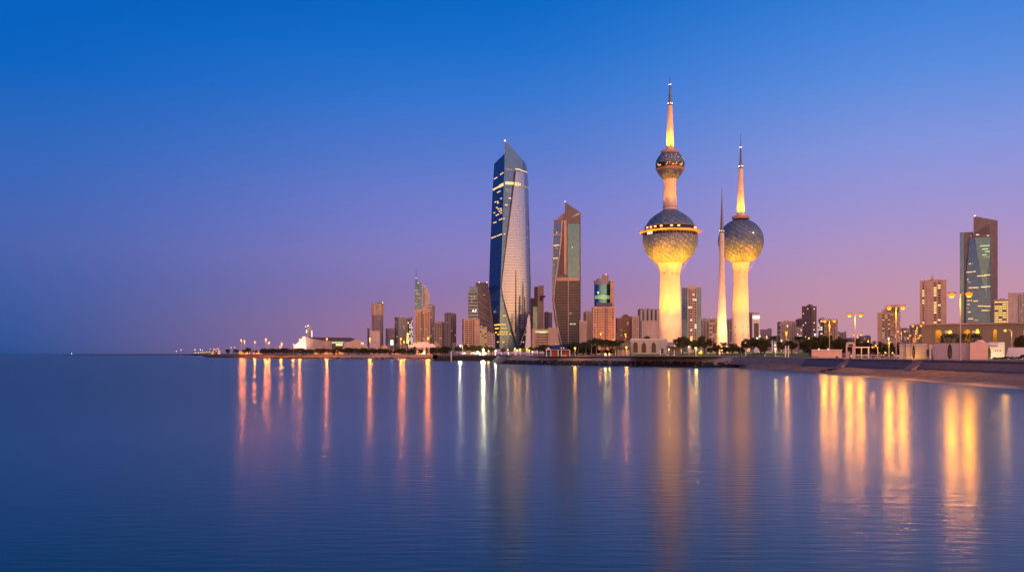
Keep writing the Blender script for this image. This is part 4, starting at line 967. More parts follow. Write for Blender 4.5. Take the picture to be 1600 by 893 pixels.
h.rect('wing_wall', 1051.2,541.5,1063,560, 3,12, OLIVE)
for i, x in enumerate((993.2,1006.3,1021.4)):
    h.pl('arch_frame', arch(x,8.4,538.5,532.8,551,8,i>0), -.12,.02, PALE)
    wf = h.pl('arched_window', arch(x,6.8,539,533.8,550.4,8,i>0), -.22,-.05, WINDK)
    h.rect('mullion', x-.25,534.6,x+.25,550.2, -.4,-.24, DGREY, wf); h.rect('mullion', x-3.2,540.6,x+3.2,541.1, -.4,-.24, DGREY, wf)
h.rect('door', 1032.6,544,1036.4,552, -.3,.1, DGREY)
cp = Sky('shelter', 'flat roofed open shelter on posts beside the white arched hall', 973, 490, z0=4.55)
cp.rect('roof', 959.5,543,984,545, -2,8, matte('shelter_roof', (.10,.09,.08)))
for x in (961,965.2,973,980.5): cp.rect('post', x,545,x+.9,557, -1.6,-1.2, WHITE)
cp.rect('back_wall', 966,546.5,984,556, 6,6.6, PALE)
cp.rect('upper_wall', 962,535.8,985,543, 3,9, OLIVE)
pv = Sky('pavilion', 'small red brick pavilion with a blue hipped roof on the point', 875, 475)
pw = lambda x, y, d: (pv.p(x,y)[0], d, pv.p(x,y)[1])
q = MB(); q.loft([[pw(859.5,545.6,-1),pw(889.5,545.6,-1),pw(889.5,545.6,9),pw(859.5,545.6,9)],[pw(864.5,538.4,2.6),pw(878,538.4,2.6),pw(878,538.4,5.4),pw(864.5,538.4,5.4)]]); q.build('roof', BLUER, pv.t)
pv.rect('eaves', 858.6,545.7,890.4,546.5, -1.3,9.2, matte('pale_eaves', (.45,.40,.45)))
pv.rect('brick_wall', 861,546.6,871.2,556.5, .6,7, BRICK); pv.rect('brick_wall', 879,546.6,889,556.5, 3,7, BRICK)
pv.rect('counter', 877,553.6,886,556.5, .2,1, matte('counter_front', (.5,.38,.2)))
for x in (853.4,860,871.6,876.4,889.6): pv.rect('post', x,546.6,x+1.3,556.5, -1,-.6, WHITE)
pv.ball('dome_finial', 856.8,543.8,.6,0,WHITE); pv.rect('porch_roof', 853,544.8,860.6,546.4, -1,3, WHITE)
for x in (877,880.6): pv.ball('lamp', x, 543.4, .24, -1.5, AMBER)
hu = Sky('kiosk', 'long low pink hut on the promenade behind the short dark beach wall', 1291.5, 318)
hu.rect('wall', 1269.4,546.6,1314,562, 0,6, PINK); hu.rect('roof', 1269,545.7,1314.4,546.7, -.3,6.3, WHITE)
hu.rect('bench', 1269.8,556.4,1279.5,557.2, -1.6,-1.0, DGREY); hu.rect('bench_leg', 1271,557.2,1271.6,559.6, -1.5,-1.2, DGREY); hu.rect('bench_leg', 1278,557.2,1278.6,559.6, -1.5,-1.2, DGREY)
hu.pl('round_opening', arch(1306.6,4.6,558.4,556,560,8), -.06,.02, DGREY)
for x in (1280,1294): hu.ball('lamp', x, 545.2, .22, .2, WHITEL)
gt = Sky('gate_kiosk', 'pink gate kiosk with a rounded head and an open upper window', 1329, 292)
gt.pl('frame', [(1322,561),(1322,537.5),(1323.2,535),(1326,534),(1332,534),(1334.6,535),(1335.6,537.5),(1335.6,541.4),(1322.8,541.4),(1324.6,541.5),(1324.6,561)], 0,3, PINK)
gt.rect('wall_panel', 1331.4,541.5,1336.2,561, .05,3, PINK); gt.rect('inner_panel', 1324.7,549,1327.2,561, .8,2.6, PINK); gt.rect('dark_opening', 1326,537.2,1332.4,540.6, -.08,0, DGREY)
gt.pl('sloped_step', [(1329,561),(1331.3,551),(1331.3,561)], .3,2.6, PINK)
gt.ball('lamp', 1329.8, 555.6, .2, .4, AMBER)
pe = Sky('pergola', 'white goalpost pergola beside the pink gate kiosk', 1348, 305)
pe.rect('beam', 1337,541.4,1358.4,543, 0,.5, WHITE); pe.rect('post', 1355.6,543.1,1357.4,561, 0,.4, WHITE); pe.rect('post', 1345.6,543.1,1346.8,561, 0,.4, WHITE); pe.rect('rail', 1337.5,554.2,1355.4,555, .1,.4, WHITE)
for x, lab in ((1227.4,'taller white post of the pair standing on the lawn edge by the beach'),(1232,'second white post of the pair, on the side nearer the pink hut')):
    pp = Sky('post', lab, x, 372); pp.rect('shaft', x-.8,539.6,x+.8,561, 0,.45, WHITE); pp.rect('base', x-1.2,558.6,x+1.2,561, -.15,.6, WHITE)
# walled compound
cm = Sky('compound_wall', 'beige compound wall with floodlit bays beside the beach steps', 1428, 232)
cm.pl('wall', [(1407.4,562.5),(1407.4,538.4),(1416,536.8),(1447,536.6),(1447,562.5)], 0,1.2, PALE)
cm.rect('coping', 1407,535.9,1448,536.7, -.15,1.4, matte('wall_coping', (.26,.21,.20)))
for x in (1416.4,1424.4): cm.rect('pier', x,536.8,x+1.6,562.5, -.5,-.02, PALE)
cm.rect('gate_panel', 1446,546,1450.4,556, -.3,-.02, DGREY)
l = bpy.data.lights.new('wall_light','POINT'); l.energy = 220; l.color = (1,.5,.06); l.shadow_soft_size = .2
lo = bpy.data.objects.new('wall_light', l); COL.objects.link(lo); lo.parent = cm.t; a, b = cm.p(1429,559); lo.location = (a,-2.2,b)
pt = Sky('portal', 'white tapered portal standing between the beige wall and the lilac wall', 1457, 226)
pt.pl('portal_frame', [(1452.6,562.5),(1452.6,540.4),(1460,540.4),(1460,562.5),(1458.6,562.5),(1457,544),(1455,544),(1455,562.5)], 0,1.0, WHITE); pt.rect('lintel_shadow_gap', 1460.1,538,1463,562.5, .5,1.2, DGREY); pt.rect('lintel', 1452.4,538,1460,540.3, -.1,1.1, WHITE)  # dark panel stands in for the shaded gap beside the portal
lc = Sky('enclosure', 'lilac walled enclosure with a pink front corner by the long beach wall', 1500, 222)
lc.rect('lilac_wall', 1463.2,535.4,1513.6,562.5, 0,.8, LILAC); lc.rect('pink_wall', 1513.8,535,1538.6,562.5, -1.6,4, PINK); lc.rect('wall_cap', 1463,534.7,1513.6,535.3, -.15,1, matte('cap_dark', (.12,.10,.11)))
lc.rect('roof', 1463.4,536.6,1513.4,537.2, .9,14, GREYC)
q = MB(); a, b = lc.p(1528,534.8); q.lathe([(1.12*(math.cos(k/6*PI/2)+.001), b+.72*math.sin(k/6*PI/2)) for k in range(7)], 20, a, 2.4); q.build('dome', PINK, lc.t, smooth=True)
wk = Sky('kiosk', 'white kiosk lit from inside with three small dark marks on its wall', 1556, 228)
wk.rect('wall', 1546.6,534.2,1568,560, 0,4, WHITE); wk.rect('side_panel', 1539.4,534.6,1546.4,562, 2.6,3.2, WHITE)
wk.rect('canopy_bar', 1539.6,539.2,1558.4,540.6, -1.2,-.4, DGREY); wk.rect('canopy_bar', 1539.6,545,1545,546.2, -1.0,-.4, DGREY)
for x in (1555.2,1558.6,1562): wk.pl('wall_mark', [(x-.9,546.2),(x+.9,546.2),(x+.4,549),(x-.4,549)], -.06,.02, DGREY)
l = bpy.data.lights.new('kiosk_light','POINT'); l.energy = 420; l.color = (1,.82,.35); l.shadow_soft_size = .3
lo = bpy.data.objects.new('kiosk_light', l); COL.objects.link(lo); lo.parent = wk.t; a, b = wk.p(1553,557); lo.location = (a,-3.4,b)
rp = Sky('ramp_wall', 'pale sloping stair wall at the picture edge beyond the white kiosk', 1590, 236)
rp.pl('wall', [(1574,557.5),(1577.4,542.6),(1608,542.6),(1608,562),(1574,562)], 0,3, WHITE)
gb = Sky('arched_building', 'long olive building with glowing arches behind the lilac enclosure', 1530, 300)
xs = [(1472.6,9.4),(1513.2,9.2),(1551.8,5.2),(1594.6,9.6)]
pts = [(1449.4,562)]
cur = 1449.4
segs = []
for x, w in xs:
    segs.append((cur, x-w/2)); cur = x+w/2
segs.append((cur, 1640))
for a, b in segs: gb.rect('wall', a,513.5,b,562, 0,1.0, OLIVE)
gb.rect('wall', 1449.4,506.5,1640,513.45, 0,1.0, OLIVE)
for x, w in xs:
    g = arch(x,w,519.2,514.2,519.9,10)
    gb.pl('arch_head', [(x-w/2,520),(x-w/2,513.5),(x+w/2,513.5),(x+w/2,520)]+g[::-1][1:-1] if False else [(x-w/2,513.5),(x+w/2,513.5)]+[c for c in g[::-1][1:-1]], 0,1.0, OLIVE)
for a, b in ((1452,1465),(1481,1491.5),(1520,1528.5),(1560,1585)): pass
gb.rect('parapet', 1448.6,504.2,1640,506.4, -.5,14, matte('parapet_pink', (.45,.33,.31)))
gb.rect('back_wall', 1450,513,1640,562, 7,7.6, matte('inner_wall', (.55,.45,.30)))
gb.rect('roof', 1450,507,1640,508, 1.1,7, GREYC)
gb.rect('window_glow', 1482,515.6,1488.6,520.4, -.05,.02, LITDIM); gb.pl('arched_window', arch(1489.2,5.6,519,515,521,8), -.12,.0, LITGLD); gb.pl('arched_window', arch(1527.6,5.2,519,513.6,520.6,8), -.12,.0, LITGLD); gb.rect('window_glow', 1520,516.2,1524.6,520.2, -.05,.02, LITDIM)
for px in (1474,1513,1552,1594):
    l = bpy.data.lights.new('arcade_light','POINT'); l.energy = 500; l.color = (1,.42,.04); l.shadow_soft_size = .3
    lo = bpy.data.objects.new('arcade_light', l); COL.objects.link(lo); lo.parent = gb.t; a, b = gb.p(px,514); lo.location = (a,4.2,b)
# tents, kiosks and lit pavilions of the far shore
tw = Sky('tent', 'long white wavy tent roof glowing below the broad square windowed block', 661, 1060)
xs = [638+42*k/24 for k in range(25)]
topw = lambda x: 541-7.2*max(0,math.sin((x-636)/26*PI*.5))*(1 if x < 668 else .8)+(.9*math.sin(x*.9))
tw.pl('roof', [(x,542.4) for x in xs]+[(x,topw(x)) for x in xs[::-1]], 0,14, WHITE)
for x in (640,648,656,664,672,679): tw.rect('post', x,542.4,x+.7,554, 0,.5, WHITE)
l = bpy.data.lights.new('tent_light','SPOT'); l.energy = 5000; l.spot_size = R_(110); l.color = (1,.80,.5); l.shadow_soft_size = 1
lo = bpy.data.objects.new('tent_light', l); COL.objects.link(lo); lo.parent = tw.t; a, b = tw.p(662,551); lo.location = (a,-14,b); lo.rotation_euler = Vector((0,-14,-8)).to_track_quat('Z','Y').to_euler()
HOT = emit('hot_kiosk_light', (1,.42,.06), 2.6); WHT = emit('white_kiosk_light', (1,.85,.55), 3)
def kiosk(label, x0, x1, yt, D, roofm=DARKB, lm=LITGLD, yb=553.2):
    s = Sky('shore_kiosk', label, (x0+x1)/2, D)
    s.rect('roof', x0-.6,yt,x1+.6,yt+1.2, -1.5,6, roofm); s.rect('back_wall', x0,yt+1.3,x1,yb, 4.6,5, PALE if D < 1300 else DARKB)
    n = max(2, int((x1-x0)/4)); 
    for k in range(n+1): x = x0+(x1-x0)*k/n; s.rect('post', x-.25,yt+1.25,x+.25,yb, -1,-.6, WHITE)
    for k in range(n): x = x0+(x1-x0)*(k+.5)/n; s.rect('light_panel', x-.8,yt+1.5,x+.8,yt+2.1, 0,.4, lm)
    l = bpy.data.lights.new('kiosk_bulb','POINT'); l.energy = 1600 if D < 1300 else 250; l.color = (1,.36,.03) if lm is not WHT else (1,.8,.5); l.shadow_soft_size = .5
    lo = bpy.data.objects.new('kiosk_bulb', l); COL.objects.link(lo); lo.parent = s.t; a, b = s.p((x0+x1)/2, yt+3); lo.location = (a,.5,b)
    return s
kiosk('wide gold lit kiosk under the pair of lamps on the point', 374,390,546.8,1230,lm=HOT)
kiosk('narrower gold lit kiosk next to the wide one on the point', 395.5,405,546.8,1215,lm=HOT)
kiosk('orange lit pavilion in the trees below the sail wall hall, first from the wall', 490.5,499,545.6,1078,lm=HOT)
kiosk('orange lit pavilion under the lamp in the middle of the tree belt', 503,519,546.4,1078,lm=HOT)
kiosk('orange lit pavilion below the curved end of the dark roofed hall', 524,538.5,545.8,1078,lm=HOT)
kiosk('orange lit pavilion half hidden by trees below the blue and beige pair', 613,625.5,546,1078,lm=HOT)
kiosk('orange lit pavilion under the wavy tent roof', 650,671,545.6,1050,lm=HOT)
kiosk('tiny white lit shelter farthest out toward the open sea', 303,312,548.6,2400,lm=WHT,yb=552.6)
kiosk('tiny white lit shelter next nearer the gold arch', 311.6,320,548.2,2200,lm=WHT,yb=552.8)
kiosk('small pale lit shelter between the tiny ones and the gold arch', 321,329.5,547.6,1900,lm=WHT,yb=553)
kiosk('low lit market stall beside the gold arch', 331,340,546.6,1600,lm=HOT,yb=553.4)
ga = Sky('lit_arch', 'gold lit leaning arch on the tip of the long low shore', 339.5, 1560)
ga.pl('arch_leg', [(340.6,553.6),(340.2,543),(341.8,543),(344.4,553.6)], 0,1.6, WHITE); ga.pl('arch_leg', [(330.5,553.6),(333.8,546),(335.2,546),(333.4,553.6)], 0,1.6, WHITE); ga.pl('arch_beam', [(333.8,546.6),(334.2,545.2),(341,543.2),(341,544.6)], .1,1.4, WHITE)
for x, y in ((342,551),(332.6,551),(337.6,546.6),(344.2,549)): ga.ball('lamp', x, y, .55, -1.2, HOT)
lt = Sky('sign_pylon', 'bright upright lit sign board by the mauve block', 612.4, 1180); lt.rect('panel', 610.4,531,614.2,538.6, 0,1, emit('pylon_panel', (1,.80,.55), 3.5)); lt.rect('post', 611.6,538.7,613,554, .2,.8, DGREY); lt.rect('frame', 610,530.4,614.6,531, -.1,1.1, DGREY)
gs = Sky('sign_pylon', 'tall narrow gold lit pylon beside the blue and beige pair', 636.8, 1200); gs.pl('panel', [(635.2,536),(636,519.6),(637.4,519.6),(638.4,536)], 0,1, emit('gold_pylon_panel', (1,.50,.10), 3.0)); gs.rect('post', 636,536,637.6,554, .2,.8, DGREY)
dm = Sky('dome_tent', 'round orange lit dome tent below the slim rounded tower', 600.5, 1100)
q = MB(); a, b = dm.p(600.5,547); q.lathe([(6.4*dm.k*math.cos(k/7*PI/2)+.01, b+9.0*dm.k*math.sin(k/7*PI/2)) for k in range(8)], 20, a, 6); q.build('shell', matte('dome_canvas', (.55,.35,.18)), dm.t, smooth=True)
q = MB(); q.lathe([(6.4*dm.k,0),(6.4*dm.k,b)], 20, a, 6); q.build('drum', PALE, dm.t)
for i, (x, w, hgt, lab) in enumerate(((725.5,7,2.6,'white square tent beside the curved lamp on the jetty'),(739,9,3.0,'low white awning between the square tent and the bright floodlight'),(747,6,3.4,'small peaked white tent next to the bright floodlight'),(757,7,2.4,'low pale tent just beyond the bright floodlight'))):
    s = Sky('tent', lab, x, 742, z0=4.55); y1 = 554.4; a0, _ = s.p(x-w/2,0); a1, _ = s.p(x+w/2,0); zb = hgt*.55
    q = MB(); q.loft([[(a0,0,zb),(a1,0,zb),(a1,3,zb),(a0,3,zb)],[(a0*.15,1.4,hgt*.9),(a1*.15,1.4,hgt*.9),(a1*.15,1.6,hgt*.9),(a0*.15,1.6,hgt*.9)]]); q.build('canopy', WHITE, s.t)
    for c in ((a0+.1,.1),(a1-.1,.1),(a0+.1,2.9),(a1-.1,2.9)): q = MB(); q.tube((c[0],c[1],0),(c[0],c[1],zb),.06,.06,5); q.build('pole', WHITE, s.t)
jp = Sky('post', 'tall white pole with a blue sign standing in the water by the jetty', 705, 726, z0=0); jp.rect('shaft', 704.3,548,705.8,564, 0,.7, WHITE); jp.rect('sign_board', 701.8,547.2,704.2,550.2, .1,.3, matte('blue_sign', (.03,.08,.35)))
st = Sky('stone_tower', 'square brown shaft standing at the water side below the dark brown tower', 709.5, 900); st.rect('shaft', 706.6,535,712.6,556, 0,4, BROWN)
ys = Sky('lit_marker', 'yellow lit triangular sign on the lawn between two trees', 1094, 452, z0=lawn_z(0,452)-.05)
ys.pl('board', [(1090.8,552),(1096.8,545.4),(1096.8,552)], 0,.3, matte('yellow_board', (.75,.6,.08))); ys.rect('foot', 1095.6,552,1096.6,554.6, .05,.25, DGREY)
l = bpy.data.lights.new('sign_light','POINT'); l.energy = 120; l.color = (1,.85,.2); l.shadow_soft_size = .1
lo = bpy.data.objects.new('sign_light', l); COL.objects.link(lo); lo.parent = ys.t; a, b = ys.p(1093.5,552); lo.location = (a,-1.4,b)
# cars far behind the promenade trees
def car_parts(t):
    q = MB(); q.plate([(-2.1,.35),(2.1,.35),(2.15,.75),(1.2,.95),(-2.0,.98)], -.85,.85); q.build('body', matte('white_car_paint', (.7,.68,.66), rough=.3, var=.05), t)
    q = MB(); q.plate([(-1.7,.96),(1.1,.94),(.5,1.42),(-1.3,1.42)], -.75,.75); q.build('cabin', WINDK, t)
    for x in (-1.3,1.3):
        for y in (-.8,.8):
            q = MB(); q.tube((x,y-.12,.33),(x,y+.12,.33),.33,.33,12); q.build('wheel', matte('tyre', (.02,.02,.02)), t)
    for y in (-.6,.6):
        q = MB(); q.box(2.1,y,.6,.12,.3,.14); q.build('headlight', WHITEL if False else LITWHT, t)
CARS = [(1368.5,420,'white parked car under the gold arcs, end of the row nearer the pergola'),(1375,424,'white parked car in the middle of the row under the gold arcs'),(1402.5,330,'white parked car half behind the foot of the tall twin lamp'),(468.5,1038,'white van sized car below the floodlit sail wall'),(408.6,1150,'small white car at the end of the gold lit kiosks')]
c0 = None
for px, D, lab in CARS:
    loc = (wx(px,D), D, GZ+.01)
    if c0 is None: c0 = thing('parked_car', lab, 'car', loc, .1, 'cars parked along the shore'); car_parts(c0)
    else: o = copy_tree(c0); o.location = loc; o['label'] = lab; o.rotation_euler = (0,0,rng.uniform(-.3,3.3))
rs = Sky('restaurant', 'low restaurant with strings of gold arcs behind the long promenade wall', 1380, 440)
rs.rect('wall', 1363,553,1394,562, 2,10, OLIVE); rs.rect('roof', 1362,551.6,1395,553, -.5,10.5, BROWN)
for k in range(5):
    x = 1371+5*k; q = MB(); pts = [(rs.p(x-2.4+4.8*i/6,0)[0], -.8, rs.p(0,551.4-2.6*math.sin(PI*i/6))[1]) for i in range(7)]; q.path(pts,.16,5); q.build('light_arc', emit('gold_arc', (1,.5,.06), 9), rs.t)
q = MB(); a, b = rs.p(1391,0); q.loft([[(a,-.6,rs.p(0,546)[1]),(a+.4,-.6,rs.p(0,546)[1]),(a+.4,0,rs.p(0,546)[1]),(a,0,rs.p(0,546)[1])],[(a+1.4,-.6,rs.p(0,556)[1]),(a+1.9,-.6,rs.p(0,556)[1]),(a+1.9,0,rs.p(0,556)[1]),(a+1.4,0,rs.p(0,556)[1])]]); q.build('gold_pole', SAND_C, rs.t)
rail = thing('railing', 'thin promenade railing along the dark wall by the gold arcs', 'railing', (WALLX+1.0,238,4.47))
q = MB(); q.path([(0,-18,.95),(0,18,.95)], .03); q.build('rail', WHITE, rail); pm = None
for k in range(13):
    if pm is None: q = MB(); q.tube((0,0,0),(0,0,.95),.03,.03,5); o = q.build('post', WHITE, rail); pm = o.data
    else: o = link('post', pm, rail)
    o.location = (0,-18+3*k,0)
# ------------------------------------------------------------------ anchors used to tell repeats apart
ANCH = [(285,'the tiny lit shelters out at sea'),(342,'the gold lit arch on the point'),(474,'the white sail wall'),(545,'the curved end of the dark roofed hall'),(590,'the slim rounded tower'),(661,'the wavy white tent roof'),(705,'the white pole by the jetty'),(755,'the bright jetty floodlight'),(800,'the tallest glass skyscraper'),(872,'the blue roofed pavilion'),(942,'the teal drum tower'),(1014,'the white arched hall'),(1047,'the two sphere tower'),(1128,'the bare needle tower'),(1157,'the single sphere tower'),(1230,'the pair of white posts'),(1291,'the long pink hut'),(1329,'the pink gate kiosk'),(1390,'the stacked penthouse tower'),(1428,'the beige compound wall'),(1490,'the lilac wall'),(1528,'the pink wall corner'),(1558,'the white lit kiosk'),(1590,'the picture edge')]
ORD = ['nearest','second','third','fourth','fifth','sixth','seventh','eighth','ninth','tenth','eleventh','twelfth','thirteenth','fourteenth','fifteenth','sixteenth']
def locate(items):
    """items: [(px, phrase)] -> label for each: phrase plus its place counted from a landmark"""
    seen = {}; res = {}
    lab = []
    for i, (px, ph) in enumerate(items):
        if ph[0] == '=': res[i] = ph[1:]; continue
        a = min(ANCH, key=lambda c: abs(c[0]-px)); side = 'seaward of' if px < a[0] else 'beachward of'
        seen.setdefault((a[1], side, ph), []).append((abs(px-a[0]), i))
    for (a, side, ph), l in seen.items():
        l.sort()
        for k, (_, i) in enumerate(l):
            res[i] = f"{ph}, {'just' if len(l)==1 else ORD[k]} {side} {a}"
    return [res[i] for i in range(len(items))]
# ------------------------------------------------------------------ lamps
POLE = matte('lamp_pole', (.42,.38,.36), rough=.45, metal=.3)
def lens(q, x, y, z, w): q.loft([[(x+w*r*math.cos(2*PI*i/8), y+w*.62*r*math.sin(2*PI*i/8), z+dz) for i in range(8)] for r, dz in ((.8,0),(.66,-w*.8),(.52,-w*1.3))])
PW = {'sodium_lamp':1.0,'sodium_lamp_far':.55,'sodium_lamp_mid':.30,'amber_lamp':.10,'white_lamp':.30,'floodlight_lamp':1.3,'park_globe':.16,'white_small_lamp':.04,'amber_street':.20,'amber_globe':.12}
PC = {'sodium_lamp':(1,.31,.0),'sodium_lamp_far':(1,.23,.008),'sodium_lamp_mid':(1,.30,.0),'amber_lamp':(1,.40,.04),'white_lamp':(1,.84,.55),'floodlight_lamp':(1,.88,.5),'park_globe':(1,.66,.14),'white_small_lamp':(1,.84,.55),'amber_street':(1,.42,.03),'amber_globe':(1,.40,.02)}
def bulb(t, x, y, z, m, w, D, share=1.0):
    l = bpy.data.lights.new('bulb','POINT'); l.color = PC[m.name]; l.shadow_soft_size = max(.12, w*1.2)
    l.energy = LAMPK*(min(D,1250)/200.0)**2*(.06 if D > 1300 else 1)*(w/D*F/5.0)*PW[m.name]*share
    o = bpy.data.objects.new('bulb', l); COL.objects.link(o); o.parent = t; o.location = (x,y,z)
HALO = {'sodium_lamp':emit('sodium_halo', (1,.21,.012), 1.9),'sodium_lamp_far':emit('sodium_halo', (1,.21,.012), 1.9),'sodium_lamp_mid':emit('sodium_halo', (1,.21,.012), 1.9),'amber_street':emit('amber_halo', (1,.40,.05), 2.0)}
def add_halo_bowl(hd, q, m, w):
    """glowing bowl added round the bright core of a lamp, stands in for the halo"""
    if m.name not in HALO: return
    v = q.v; n = len(v); c = Vector((sum(a[0] for a in v)/n, sum(a[1] for a in v)/n, max(a[2] for a in v)))
    g = MB(); g.lathe([(w*.6, c.z+w*.28), (w*.9, c.z+w*.02), (w*.98, c.z-w*.42), (w*.82, c.z-w*.82), (w*.5, c.z-w*.98)], 14, c.x, c.y)
    g.build('halo_bowl', HALO[m.name], hd)  # added glow shell, stands in for the halo round the lamp
LAMPK = 8000.0
def lamp_proto(kind, m, H, w, D):
    t = thing('street_lamp', 'x', 'street lamp', (0,0,0))
    q = MB(); q.lathe([(.30,0),(.30,.5),(.17,.55),(.10,H)], 8); q.build('pole', POLE, t)
    if kind == 'twin':
        for s in (-1,1):
            q = MB(); q.path([(0,0,H-.4),(s*.5,0,H+.05),(s*1.25,0,H+.12)], .07, 5); q.build('arm', DGREY, t)
            q = MB(); q.plate([(s*.9,H+.02),(s*2.6,H+.10),(s*2.5,H+.32),(s*1.1,H+.30)] if s > 0 else [(s*.9,H+.02),(s*1.1,H+.30),(s*2.5,H+.32),(s*2.6,H+.10)], -.42,.42); hd = q.build('lamp_head', DGREY, t)
            q = MB(); lens(q, s*1.75, 0, H+.02, w); q.build('lens', m, hd); add_halo_bowl(hd, q, m, w); bulb(t, s*1.75, -.3, H-w*3, m, w, D, .5)
    elif kind == 'curve':
        q = MB(); q.path([(0,0,H-1.2),(-.15,0,H-.4),(-.7,0,H+.1),(-1.5,0,H+.2)], .07, 5); q.build('arm', POLE, t)
        q = MB(); q.box(-1.9,0,H+.12,1.3,.5,.2); hd = q.build('lamp_head', DGREY, t)
        q = MB(); lens(q, -1.95, 0, H+.11, w); q.build('lens', m, hd); add_halo_bowl(hd, q, m, w); bulb(t, -1.95, -.1, H-w*1.6, m, w, D)
    elif kind == 'single':
        q = MB(); q.box(0,0,H+.02,w*1.6,w*1.3,.25); hd = q.build('lamp_head', DGREY, t)
        q = MB(); lens(q, 0, 0, H+.0, w); q.build('lens', m, hd); add_halo_bowl(hd, q, m, w); bulb(t, 0, -w*1.3, H-w*1.3, m, w, D)
    else:   # globe
        q = MB(); q.ball((0,0,H+w*.9), w, 1, 10, 6); q.build('globe', m, t); bulb(t, 0, -w*1.8, H+w*.9, m, w, D)
        q = MB(); q.lathe([(w*.5,H-.05),(w*.6,H+.08)], 8); q.build('collar', DGREY, t)
    return t
